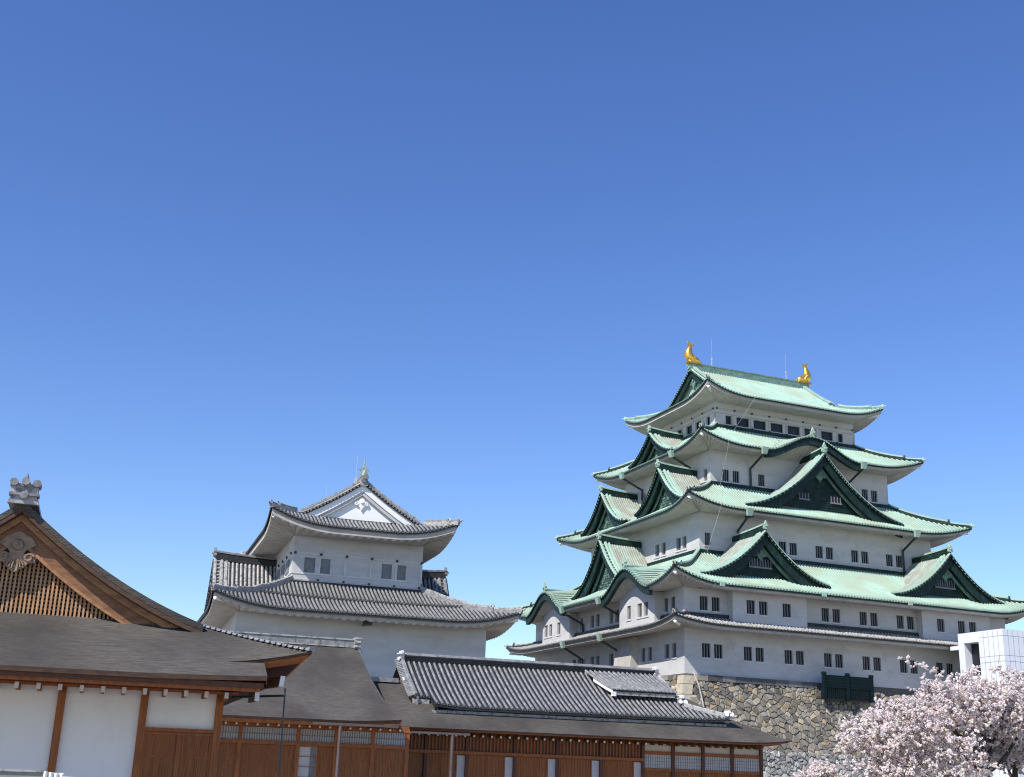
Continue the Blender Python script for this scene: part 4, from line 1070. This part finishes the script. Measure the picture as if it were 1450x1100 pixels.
# left verge: stacked tile ends on the gable edge, board and white disc
vg = [Vector((16.95, QE + 1.1 + (QR - QE - 1.1) * i / 24, Ht(1.1 + (QR - QE - 1.1) * i / 24))) for i in range(25)]
mb = MB()
for i in range(1, 25, 1):
    p = vg[i]; mb.tube([p + Vector((-.30, 0, -.12)), p + Vector((.12, 0, .03))], .085, 6)
mb.tube([p + Vector((.15, 0, .06)) for p in vg], .13, 6)
mb.box(17.1, 17.2, QE + .95, QE + 1.05, 5.2, 5.75)
SUB(mb, 'verge_tiles', 'tile', roofT, Q_)
mb = MB(); a = [p + Vector((-.12, 0, -.16)) for p in vg]; b = [p + Vector((-.12, 0, -.55)) for p in vg]; mb.grid([a, b]); mb.grid([[p + Vector((.1, 0, 0)) for p in b], b]); SUB(mb, 'bargeboard', 'wooddark', roofT, Q_)
mb = MB(); mb.poly([(17.05, QE + 1.2, 5.3), (17.05, QR, 5.3), (17.05, QR, 8.0), (17.05, QE + 1.2, 5.6)]); SUB(mb, 'gable_wall', 'wood', roofT, Q_)
mb = MB(); mb.tube([(16.72, QE + 3.2, 6.6), (16.8, QE + 3.2, 6.6)], .30, 12); SUB(mb, 'gable_disc', 'white', roofT, Q_)
# main ridge
mb = MB(); mb.m = 0; mb.box(17.1, 33.8, QR - .26, QR + .26, 7.95, 8.34); mb.m = 1; mb.tube([(17.0, QR, 8.36), (33.85, QR, 8.36)], .16, 8); mb.m = 0
for z in (8.05, 8.16, 8.27): mb.box(17.1, 33.8, QR - .30, QR + .30, z, z + .03)
SUB(mb, 'main_ridge', ['tiledark', 'tile'], roofT, Q_)
def crest(x, y, z, sx, sy, sc=1.0):
    mb = MB(); mb.m = 0
    mb.box(x - .1 - .12 * sx, x + .1 + .12 * sx, y - .1 - .25 * sy, y + .1 + .25 * sy, z, z + .5 * sc)
    mb.m = 1
    for s_ in (-1, 1): mb.tube([(x + s_ * .17 * sx - .14 * sy, y - .22 * sx + s_ * .2 * sy, z + .2), (x + s_ * .17 * sx - .2 * sy, y - .28 * sx + s_ * .2 * sy, z + .22)], .14, 8)
    mb.box(x - .24, x + .24, y - .24, y + .24, z + .5 * sc, z + .56 * sc); mb.tube([(x, y - .3, z + .64 * sc), (x, y + .3, z + .64 * sc)], .09, 8)
    SUB(mb, 'ridge_end_tile', ['tile', 'white'], roofT, Q_)
crest(17.05, QR, 7.9, 0, 1); crest(33.9, QR, 7.9, 0, 1)
# descending ridge and hip on the right
g0 = ft.umax(DG)
xv = x0 + g0
mb = MB(); mb.sweep([(xv - .1, QR - .2 - (QR - QE - DG - .3) * i / 8, Ht(QR - QE - .2 - (QR - QE - DG - .3) * i / 8)) for i in range(9)], .3, .26, below=.1)
mb.sweep([p for p in ft.hip(8, DG, 1)][::-1], .26, .22, below=.1)
SUB(mb, 'hip_ridge', 'tilelight', roofT, Q_)
h_ = ft.hip(8, DG, 1)
crest(xv - .05, QE + DG + .05, Ht(DG), 1, 0, .8); crest(h_[0].x - .15, h_[0].y + .15, h_[0].z, 1, 0, .55)
mb = MB(); mb.tube([h_[0], h_[0] + Vector((.3, -.2, .12))], [.1, .07], 6); SUB(mb, 'corner_tile', 'tilelight', roofT, Q_)
# smoke vent: a small raised roof
dx0, dx1 = 28.8, 33.5
def Dz(t): return 8.02 - 1.45 * t + .22 * t * t      # from the ridge side outwards
mb = MB(); mb.smooth = True
mb.grid([[(x + t * .75 * (1 if x == dx0 else .35), 72.3 - 2.7 * t, Dz(t)) for x in (dx0, (dx0 + dx1) / 2, dx1)] for t in (0, .25, .5, .75, 1)])
mb.smooth = False; mb.m = 1
n = 15
for k in range(n + 1):
    rings = []
    for t in (0, .25, .5, .75, 1.0):
        a, b = dx0 + .75 * t, dx1 + .26 * t
        p = Vector((a + (b - a) * k / n, 72.3 - 2.74 * t, Dz(t))); rings.append([mb.V(p + Vector((cos(q) * .085, 0, sin(q) * .1))) for q in (0, pi * .3, pi * .5, pi * .7, pi)])
    for j in range(4):
        for q in range(4): mb.F((rings[j][q], rings[j][q + 1], rings[j + 1][q + 1], rings[j + 1][q]))
    mb.F(rings[-1][::-1])
mb.m = 0; mb.poly([(dx0 + .75, 69.62, Dz(1) - .1), (dx1 + .26, 69.62, Dz(1) - .1), (dx1 + .26, 69.6, Dz(1)), (dx0 + .75, 69.6, Dz(1))])
mb.m = 2; mb.hexa([(dx0 + .8, 69.68, Dz(1) - .3), (dx1 + .2, 69.68, Dz(1) - .3), (dx1 + .2, 69.8, Dz(1) - .3), (dx0 + .8, 69.8, Dz(1) - .3)], [(dx0 + .8, 69.66, Dz(1) - .1), (dx1 + .2, 69.66, Dz(1) - .1), (dx1 + .2, 69.8, Dz(1) - .1), (dx0 + .8, 69.8, Dz(1) - .1)])
# white verge board on the left
vb = [Vector((dx0 + .75 * t, 72.3 - 2.7 * t, Dz(t))) for t in (.3, .5, .75, 1)]
mb.m = 3; mb.grid([[p + Vector((-.03, 0, -.02)) for p in vb], [p + Vector((-.03, 0, -.24)) for p in vb]]); mb.box(dx0 + .72, dx0 + .95, 69.62, 69.9, Dz(1) - .38, Dz(1) - .1)
vent = SUB(mb, 'smoke_vent', ['tiledark', 'tile', 'tilelight', 'white'], roofT, Q_)
mb = MB(); mb.box(dx0 + .9, dx1 + .15, 70.2, 70.4, 5.9, Dz(.9)); SUB(mb, 'vent_opening', 'dark', roofT, Q_)
# wall
wq = 68.4
mb = MB(); mb.box(15.96, 38.94, wq + .12, wq + .3, .3, 3.95); mb.box(38.7, 38.94, wq + .3, 79, .3, 3.95); B(mb, 'wall', 'woodpanel', Q_)
PB = [15.96 + 2.483 * i for i in range(6)] + [30.85, 32.82, 34.80, 36.77, 38.75]
PB = [15.94, 17.6, 20.0, 22.85, 25.46, 28.18] + PB[-5:]
for x in PB:
    mb = MB(); mb.box(x, x + .19, wq - .08, wq + .14, .2, 3.75); B(mb, 'post', 'wooddark', Q_)
mb = MB(); mb.box(15.96, 31.0, wq - .11, wq + .05, 2.66, 2.83); B(mb, 'rail_beam', 'wood', Q_)
mb = MB(); mb.box(15.9, 38.95, wq - .12, wq + .05, 3.70, 3.86); B(mb, 'wall_beam', 'wooddark', Q_)
for i in range(6):
    a, b = PB[i] + .19, PB[i + 1]
    mb = MB(); mb.m = 0; mb.box(a, b, wq + .07, wq + .11, 2.83, 3.70); mb.m = 1
    n = int((b - a) / .2)
    for j in range(n): x = a + (b - a) * (j + .5) / n; mb.box(x - .045, x + .045, wq + .03, wq + .068, 2.83, 3.70)
    B(mb, 'slat_panel', ['wooddark', 'wood'], Q_)
    if b - a > 1.9:
        c = b - .47
        mb = MB(); mb.m = 0; mb.box(a, c, wq + .06, wq + .11, .4, 2.65); mb.m = 1
        n = max(4, int((c - a) / .16))
        for j in range(1, n): x = a + (c - a) * j / n; mb.box(x - .012, x + .012, wq + .04, wq + .058, .4, 2.64)
        for x in (a, (a + c) / 2 - .03, c - .06): mb.box(x, x + .06, wq + .02, wq + .0585, .4, 2.64)
        for z in (1.5, 2.1): mb.box(a, c, wq + .035, wq + .0582, z, z + .05)
        B(mb, 'sliding_door', ['woodpanel', 'wood'], Q_)
        mb = MB(); mb.m = 0; mb.box(c + .02, b, wq + .05, wq + .10, .4, 2.6)
        B(mb, 'paper_screen', ['paper'], Q_)
for i in range(6, 10):
    a, b = PB[i] + .19, PB[i + 1]
    mb = MB(); mb.box(a, b, wq + .06, wq + .10, 3.27, 3.70); B(mb, 'plaster_panel', 'cream', Q_)
    mb = MB(); mb.box(a - .02, b + .02, wq - .02, wq + .055, 3.08, 3.265); mb.box(a - .02, b + .02, wq - .02, wq + .055, 2.14, 2.30); B(mb, 'rail_beam', 'wood', Q_)
    mb = MB(); mb.m = 0; mb.box(a, b, wq + .06, wq + .10, 2.305, 3.075); mb.m = 1
    for j in range(1, 12): x = a + (b - a) * j / 12; mb.box(x - .011, x + .011, wq + .04, wq + .058, 2.31, 3.07)
    for z in (2.5, 2.69, 2.88): mb.box(a, b, wq + .043, wq + .0578, z, z + .016)
    B(mb, 'lattice_window', ['paper', 'bars'], Q_)
    mb = MB(); mb.m = 0; mb.box(a, b, wq + .06, wq + .10, .4, 2.13); mb.m = 1
    for j in range(1, 10): x = a + (b - a) * j / 10; mb.box(x - .012, x + .012, wq + .04, wq + .058, .4, 2.12)
    B(mb, 'sliding_door', ['woodpanel', 'wood'], Q_)
for i in range(44):
    x = 16.1 + .5305 * i
    if x > 38.7: break
    mb = MB(); mb.hexa([(x - .05, wq - .45, 3.60), (x + .05, wq - .45, 3.60), (x + .05, wq, 3.62), (x - .05, wq, 3.62)], [(x - .09, wq - .45, 3.74), (x + .09, wq - .45, 3.74), (x + .09, wq, 3.78), (x - .09, wq, 3.78)])
    if x < 31: mb.m = 1; mb.tube([(x, wq - .475, 3.66), (x, wq - .455, 3.66)], .07, 6)
    B(mb, 'rafter_end', ['wooddark', 'white'], Q_)
mb = MB(); mb.box(16.0, 19.6, 66.22, 66.38, 3.62, 3.74); mb.tube([(18.62, 66.3, 3.62), (18.62, 66.3, 0)], .09, 8); B(mb, 'gutter', 'gutter', Q_)

# ================================================================== boulder walls
def clip(poly, a, b):                     # keep the side of the bisector nearer to a
    mx, my = (a[0] + b[0]) / 2, (a[1] + b[1]) / 2; nx, ny = b[0] - a[0], b[1] - a[1]
    out = []
    for i in range(len(poly)):
        p, q = poly[i], poly[(i + 1) % len(poly)]
        dp = (p[0] - mx) * nx + (p[1] - my) * ny; dq = (q[0] - mx) * nx + (q[1] - my) * ny
        if dp <= 0: out.append(p)
        if (dp < 0 < dq) or (dq < 0 < dp):
            t = dp / (dp - dq); out.append((p[0] + (q[0] - p[0]) * t, p[1] + (q[1] - p[1]) * t))
    return out
STONES = [(a * 1.05, b * .97, c * .86) for a, b, c in [(.30, .29, .26), (.25, .245, .23), (.34, .31, .25), (.20, .205, .20), (.40, .36, .29), (.28, .28, .27), (.17, .175, .172), (.33, .325, .31), (.42, .40, .35), (.27, .265, .25), (.24, .235, .22), (.31, .30, .275), (.34, .29, .215)]]
def stones(mb, surf, w_, h_, cw, chh, rng, pal=STONES, inset=.010, bulge=.12, quoin=0.0, skip=None):
    nx, ny = max(2, int(w_ / cw)), max(2, int(h_ / chh)); cw, chh = w_ / nx, h_ / ny
    cell = {}
    for i in range(-1, nx + 1):
        for j in range(-1, ny + 1):
            n_ = rng.choice((1, 1, 1, 1, 2, 2, 0, 1, 3))
            cell[i, j] = [((i + .5 + (.25 if j % 2 else -.25) + rng.uniform(-.5, .5)) * cw, (j + .5 + rng.uniform(-.48, .48)) * chh) for _ in range(n_)]
    for i in range(nx):
        for j in range(ny):
          for p in cell[i, j]:
            poly = [(max(0, p[0] - cw * 1.6), max(0, p[1] - chh * 1.6)), (min(w_, p[0] + cw * 1.6), max(0, p[1] - chh * 1.6)), (min(w_, p[0] + cw * 1.6), min(h_, p[1] + chh * 1.6)), (max(0, p[0] - cw * 1.6), min(h_, p[1] + chh * 1.6))]
            for di in (-2, -1, 0, 1, 2):
                for dj in (-2, -1, 0, 1, 2):
                    for o_ in cell.get((i + di, j + dj), ()):
                        if o_ is not p and len(poly) > 2: poly = clip(poly, p, o_)
            if len(poly) < 3: continue
            if max(math.hypot(q[0] - p[0], q[1] - p[1]) for q in poly) < .09: continue
            cx = sum(q[0] for q in poly) / len(poly); cy = sum(q[1] for q in poly) / len(poly)
            if quoin and cx < quoin: continue
            if skip and skip(cx, cy): continue
            c = rng.choice(pal); f = rng.uniform(.5, 1.08); mb.tint = (c[0] * f, c[1] * f, c[2] * f)
            rad = max(.1, min(math.hypot(q[0] - cx, q[1] - cy) for q in poly))
            def shr(s_, d):
                return [mb.V(surf(cx + (q[0] - cx) * s_, cy + (q[1] - cy) * s_, d)) for q in poly]
            tx, ty = rng.uniform(-.12, .12), rng.uniform(-.16, .1); b_ = bulge * rng.uniform(.6, 1.25)
            def shr2(s_, d):
                return [mb.V(surf(cx + (q[0] - cx) * s_, cy + (q[1] - cy) * s_, d + tx * (q[0] - cx) * s_ + ty * (q[1] - cy) * s_ + rng.uniform(-.02, .02))) for q in poly]
            s0 = 1 - min(.35, inset / max(rad, .08))
            r0 = shr(s0, -.12); r1 = shr2(s0 * .97, b_ * .45); rm = shr2(s0 * .90, b_ * .8); r2_ = shr2(s0 * .68, b_); n = len(poly)
            for a, b in ((r0, r1), (r1, rm), (rm, r2_)):
                for q in range(n): mb.F((a[q], a[(q + 1) % n], b[(q + 1) % n], b[q]))
            mb.F(r2_)
    mb.tint = None; mb.smooth = False
def batter(z, top, bot_off, top_off): r = max(0, min(1, (top - z) / top)); return top_off + (bot_off - top_off) * (.55 * r + .45 * r * r)
rng = random.Random(4)
ZT = 10.4
BW = thing('boulder_wall', 'tall battered wall of mixed grey and tan boulders under the great white keep', 'stone wall', (XC, YC, 0))
off_ = lambda z: batter(z, ZT, 4.6, .12)
def surfF(x, z, d): o = off_(z); return Vector((x, -o - d * .95, z + d * .3))
def surfL(y, z, d): o = off_(z); return Vector((-o - d * .95, y, z + d * .3))
mb = MB(); n = 8
for kx in (0,):
    zs = [ZT * i / n for i in range(n + 1)]
    ring = [[(-off_(z) + .12, -off_(z) + .12, z), (W + off_(z), -off_(z) + .12, z), (W + off_(z), D + off_(z), z), (-off_(z) + .12, D + off_(z), z)] for z in zs]
    for i in range(n):
        for k in range(4):
            a, b = ring[i][k], ring[i][(k + 1) % 4]; c, d = ring[i + 1][(k + 1) % 4], ring[i + 1][k]
            mb.poly([a, b, c, d])
    mb.poly(ring[-1])
B(mb, 'wall_core', 'stonegap', BW)
mb = MB(); stones(mb, lambda x, y, d: surfF(x - 4.0, y, d), 37.5, ZT - .5, .60, .44, rng, skip=lambda x, y: (x - 4.0) < -off_(y) + .95)
B(mb, 'front_stones', 'stone', BW)
mb = MB(); stones(mb, lambda x, y, d: surfL(x - 4.0, y, d), 17, ZT - .1, .58, .44, rng, skip=lambda x, y: (x - 4.0) < -off_(y) + .95)
B(mb, 'left_stones', 'stone', BW)
mb = MB(); z = 0; k = 0                  # squared corner stones, long side alternating
while z < ZT - .15:
    h_ = rng.uniform(.72, .95); z1 = min(ZT - .02, z + h_); a, b = (1.95, 1.0) if k % 2 else (1.0, 1.9)
    c = rng.choice([(.46, .40, .30), (.42, .37, .29), (.50, .44, .34), (.40, .36, .29)]); mb.tint = c
    o0, o1 = off_(z) + .1, off_(z1 - .04) + .1
    mb.hexa([(-o0, -o0, z), (-o0 + a, -o0, z), (-o0 + a, -o0 + b, z), (-o0, -o0 + b, z)], [(-o1, -o1, z1 - .04), (-o1 + a, -o1, z1 - .04), (-o1 + a, -o1 + b, z1 - .04), (-o1, -o1 + b, z1 - .04)])
    z = z1; k += 1
B(mb, 'corner_stones', 'stone', BW)
mb = MB(); x = 1.0                       # dressed course below the plaster, its shaded band painted by darker tints
while x < 13.2:
    l = rng.uniform(.9, 1.7); c = rng.choice([(.11, .11, .11), (.15, .15, .148), (.20, .195, .185), (.08, .08, .082)]) if x > 4.5 or rng.random() < .3 else rng.choice(STONES[:4]); mb.tint = c
    mb.box(x, min(13.3, x + l) - .03, -.42, .1, ZT - .52, ZT - .012); x += l
B(mb, 'dressed_course', 'stone', BW); mb = MB()
x = 2.2
while x < 14:
    l = rng.uniform(.8, 1.4); mb.tint = rng.choice(STONES); mb.box(-.40, .1, x, x + l - .03, ZT - .45, ZT - .012); x += l
B(mb, 'dressed_course', 'stone', BW)
# lower wall of paler rubble in front
LW = thing('rubble_wall', 'low wall of pale broken rubble between the tiled hall and the cherry blossom', 'stone wall', (8, -9.5, 0))
off2 = lambda z: batter(z, 4.1, 1.3, .1)
mb = MB(); stones(mb, lambda x, z, d: Vector((x - 4, -8 - off2(z) - d * .95, z + d * .3)), 20, 4.1, .46, .36, rng, pal=[(.44, .43, .40), (.36, .36, .34), (.50, .485, .45), (.30, .30, .29), (.42, .40, .36)], bulge=.2)
B(mb, 'stones', 'stone', LW)
mb = MB(); mb.hexa([(-4, -9.2, 0), (16, -9.2, 0), (16, -5, 0), (-4, -5, 0)], [(-4, -8.05, 4.0), (16, -8.05, 4.0), (16, -4, 4.0), (-4, -4, 4.0)]); B(mb, 'wall_core', 'stonegap', LW)

# dark green board screen on the wall top
GF = thing('board_screen', 'dark green board screen with three capped posts on top of the boulder wall', 'screen', (16, -1.3, 8.9))
for x in (13.42, 15.95, 18.55):
    mb = MB(); mb.box(x - .14, x + .14, -1.42, -1.14, 8.9, 11.1); mb.hexa([(x - .18, -1.46, 11.1), (x + .18, -1.46, 11.1), (x + .18, -1.1, 11.1), (x - .18, -1.1, 11.1)], [(x - .15, -1.43, 11.3), (x + .15, -1.43, 11.3), (x + .15, -1.13, 11.3), (x - .15, -1.13, 11.3)]); B(mb, 'post', 'greenwood', GF)
for a, b in ((13.56, 15.81), (16.09, 18.41)):
    mb = MB()
    for i in range(6): mb.box(a, b, -1.36 - .01 * (i % 2), -1.28, 9.95 + .17 * i, 10.115 + .17 * i)
    mb.box(a, b, -1.38, -1.22, 10.97, 11.04); B(mb, 'board_panel', 'greenwood', GF)
    mb = MB()
    for i in range(11): x = a + (b - a) * (i + .5) / 11; mb.box(x - .04, x + .04, -1.33, -1.27, 9.0, 9.95)
    B(mb, 'slats', 'greenwood', GF)
mb = MB(); mb.box(13.3, 18.7, -1.2, -.9, 8.9, 9.93); B(mb, 'backing', 'dark', GF)

# ================================================================== white lift tower
T_ = thing('lift_tower', 'white clad modern lift tower with one open window, right of the keep', 'tower', (30, -6.2, 0))
tx, ty, tt = 26.87, -9.0, 15.36
mb = MB()
wall_face(mb, (tx, -3.5), (0, -1), 5.5, 0, tt, [(.75, 2.55, 11.5, 14.42)], depth=.8)
wall_face(mb, (tx, ty), (1, 0), 7, 0, tt, []); wall_face(mb, (tx + 7, ty), (0, 1), 5.5, 0, tt, []); wall_face(mb, (tx + 7, -3.5), (-1, 0), 7, 0, tt, [])
mb.poly([(tx, ty, tt), (tx + 7, ty, tt), (tx + 7, -3.5, tt), (tx, -3.5, tt)])
B(mb, 'cladding', 'panel', T_)
mb = MB()
for z in (14.75, 13.05, 12.55, 10.4, 8.3, 6.2, 4.1):
    mb.box(tx - .004, tx + 7, ty - .004, ty + .02, z, z + .035); mb.box(tx - .004, tx + .02, ty, -6.1 if z > 11 else -3.6, z, z + .035)
for i in range(1, 12): mb.box(tx + .58 * i, tx + .58 * i + .03, ty - .004, ty + .02, 0, tt - .1)
for i in range(1, 5): mb.box(tx - .004, tx + .02, ty + .58 * i, ty + .58 * i + .03, 0, tt - .1)
B(mb, 'panel_joint', 'joint', T_)
mb = MB(); mb.poly([(tx + .8, -6.06, 11.5), (tx + .8, -4.24, 11.5), (tx + .8, -4.24, 14.43), (tx + .8, -6.06, 14.43)]); B(mb, 'window', 'dark', T_)
mb = MB(); mb.box(tx - .06, tx + .1, -6.05, -4.22, 14.45, 14.78); B(mb, 'window_hood', 'panel', T_)
mb = MB(); mb.box(tx + .02, tx + 1.4, -3.49, -2.4, 13.95, 14.3); B(mb, 'side_beam', 'panel', T_)

# ================================================================== cherry trees
def cherry(name, label, base, limbs, clumps, seed, nball=4, size=.062, group='cherry trees in blossom', dens=1.0):
    rg = random.Random(seed)
    th = thing(name, label, 'cherry tree', base, group=group)
    bx, by, bz = base
    mb = MB(); tips = []
    def branch(p, d, L, r, depth):
        pts = [p]; rs = [r]; n = 5
        for i in range(n):
            d = (d + Vector((rg.uniform(-.28, .28), rg.uniform(-.28, .28), rg.uniform(-.16, .2)))).normalized()
            p = p + d * (L / n); pts.append(p); rs.append(r * (1 - .12 * (i + 1)))
            if depth >= 2: tips.append(p)
        mb.tube(pts, rs, 7 if depth < 2 else 4, caps=False)
        if depth < 4:
            for k in range(rg.choice((2, 3)) if depth else 3):
                q = pts[rg.choice((3, 4, 5))]
                a = rg.uniform(0, 2 * pi); nd = (d + Vector((cos(a), sin(a), rg.uniform(-.25, .35))) * rg.uniform(.6, 1.0)).normalized()
                branch(q, nd, L * rg.uniform(.55, .8), rs[-1] * .72, depth + 1)
    for (p, d, L, r) in limbs: branch(Vector(p) + Vector(base), Vector(d).normalized(), L, r, 1)
    B(mb, 'trunk', 'bark', th)
    mb = MB()
    tp = list(tips)
    for (c, rad, cnt) in clumps:
        for _ in range(int(cnt * dens)):
            # shell-biased point in the clump
            a = rg.uniform(0, 2 * pi); zc = rg.uniform(-.75, 1); rr = math.sqrt(max(0, 1 - zc * zc)); k = rg.random() ** .38
            tp.append(Vector((bx + c[0] + rad[0] * rr * cos(a) * k, by + c[1] + rad[1] * rr * sin(a) * k, bz + c[2] + rad[2] * zc * k)))
    rg.shuffle(tp)
    per = 15
    rest = []
    for t in tp:
        # a spray: a few tight balls of flowers along a short twig
        dv = Vector((rg.gauss(0, 1), rg.gauss(0, 1), rg.gauss(.35, .7))).normalized(); ln = rg.uniform(.15, .5)
        f = rg.uniform(.86, 1.10); base_t = (f, f * rg.uniform(.97, 1.0), f * rg.uniform(.97, 1.01))
        if rg.random() < .05: base_t = (.50, .40, .36)
        rest.append((t - dv * ln * .5, t + dv * ln))
        for b_ in range(nball):
            c0 = t + dv * (ln * (b_ + rg.uniform(-.3, .3)) / nball) + Vector((rg.gauss(0, .035), rg.gauss(0, .035), rg.gauss(0, .035)))
            for _ in range(per):
                mb.tint = tuple(x * rg.uniform(.93, 1.05) for x in base_t)
                u_ = Vector((rg.gauss(0, 1), rg.gauss(0, 1), rg.gauss(0, 1))).normalized()
                p = c0 + u_ * (size * rg.uniform(.5, 1.0)); v_ = (u_ + Vector((rg.gauss(0, .45), rg.gauss(0, .45), rg.gauss(0, .45)))).normalized()
                a_ = v_.orthogonal().normalized(); c_ = v_.cross(a_); q_ = rg.uniform(0, 3); a2 = a_ * cos(q_) + c_ * sin(q_); c2 = c_ * cos(q_) - a_ * sin(q_)
                s_ = size * rg.uniform(.40, .62)
                mb.F([mb.V(p + a2 * s_), mb.V(p + c2 * s_), mb.V(p - a2 * s_), mb.V(p - c2 * s_)])
    tw = MB()
    for a, b in rest[::2]: tw.tube([a, (a + b) / 2 + Vector((0, 0, .03)), b], [.016, .012, .006], 3, caps=False)
    B(tw, 'twigs', 'bark', th)
    mb.tint = None
    o = B(mb, 'blossom_crown', 'blossom', th)
    return th
cherry('cherry_tree', 'large spreading cherry tree in full pale blossom, left of the white lift tower', (-15.4, -50.5, 0),
       [((0, 0, 1.2), (.1, 0, 1), 2.2, .24), ((0, 0, 2.3), (-1, .1, .45), 3.0, .15), ((0, 0, 2.6), (-.5, -.2, .8), 2.6, .14), ((0, 0, 2.8), (.5, .2, .9), 2.4, .14), ((.1, 0, 2.4), (.9, -.1, .5), 2.2, .12), ((0, 0, 0), (.02, 0, 1), 2.6, .27)],
       [((-1.6, 0, 4.7), (2.2, 2.2, 1.15), 900), ((-3.9, 0, 4.0), (2.0, 2.0, 1.2), 800), ((-5.6, .2, 3.5), (1.4, 1.6, .95), 420), ((-.2, .3, 5.2), (2.0, 2.0, 1.1), 900), ((-3.0, -.4, 2.6), (2.6, 2.0, 1.0), 480), ((1.2, .2, 4.4), (1.6, 1.8, 1.2), 420), ((-5.0, 0, 2.4), (1.9, 1.6, .9), 300)], 11, dens=.8)
cherry('cherry_tree', 'blossoming cherry tree below the white lift tower, cut by the right edge', (-12.2, -49.0, 0),
       [((0, 0, 0), (.05, 0, 1), 3.4, .22), ((0, 0, 2.6), (-.7, -.1, .7), 2.4, .13), ((0, 0, 2.8), (.7, .2, .8), 2.6, .13), ((0, 0, 3), (.1, .4, 1), 2.2, .12)],
       [((.6, 0, 5.2), (2.2, 2.2, 1.3), 900), ((-1.0, -.3, 3.2), (1.6, 1.6, .9), 420), ((1.6, 0, 3.4), (2.2, 2, 1.4), 700)], 23, dens=.8)
cherry('cherry_tree', 'low blossoming cherry at the bottom edge in front of the rubble wall', (-20.6, -46.5, -.45),
       [((0, 0, 0), (.05, 0, 1), 1.6, .10), ((0, 0, 1.2), (-.7, 0, .6), 1.0, .06), ((0, 0, 1.2), (.7, 0, .6), 1.0, .06)],
       [((-.5, 0, 2.1), (1.2, 1.0, .5), 260), ((.5, 0, 2.0), (1.0, 1.0, .45), 180)], 31, dens=.6)
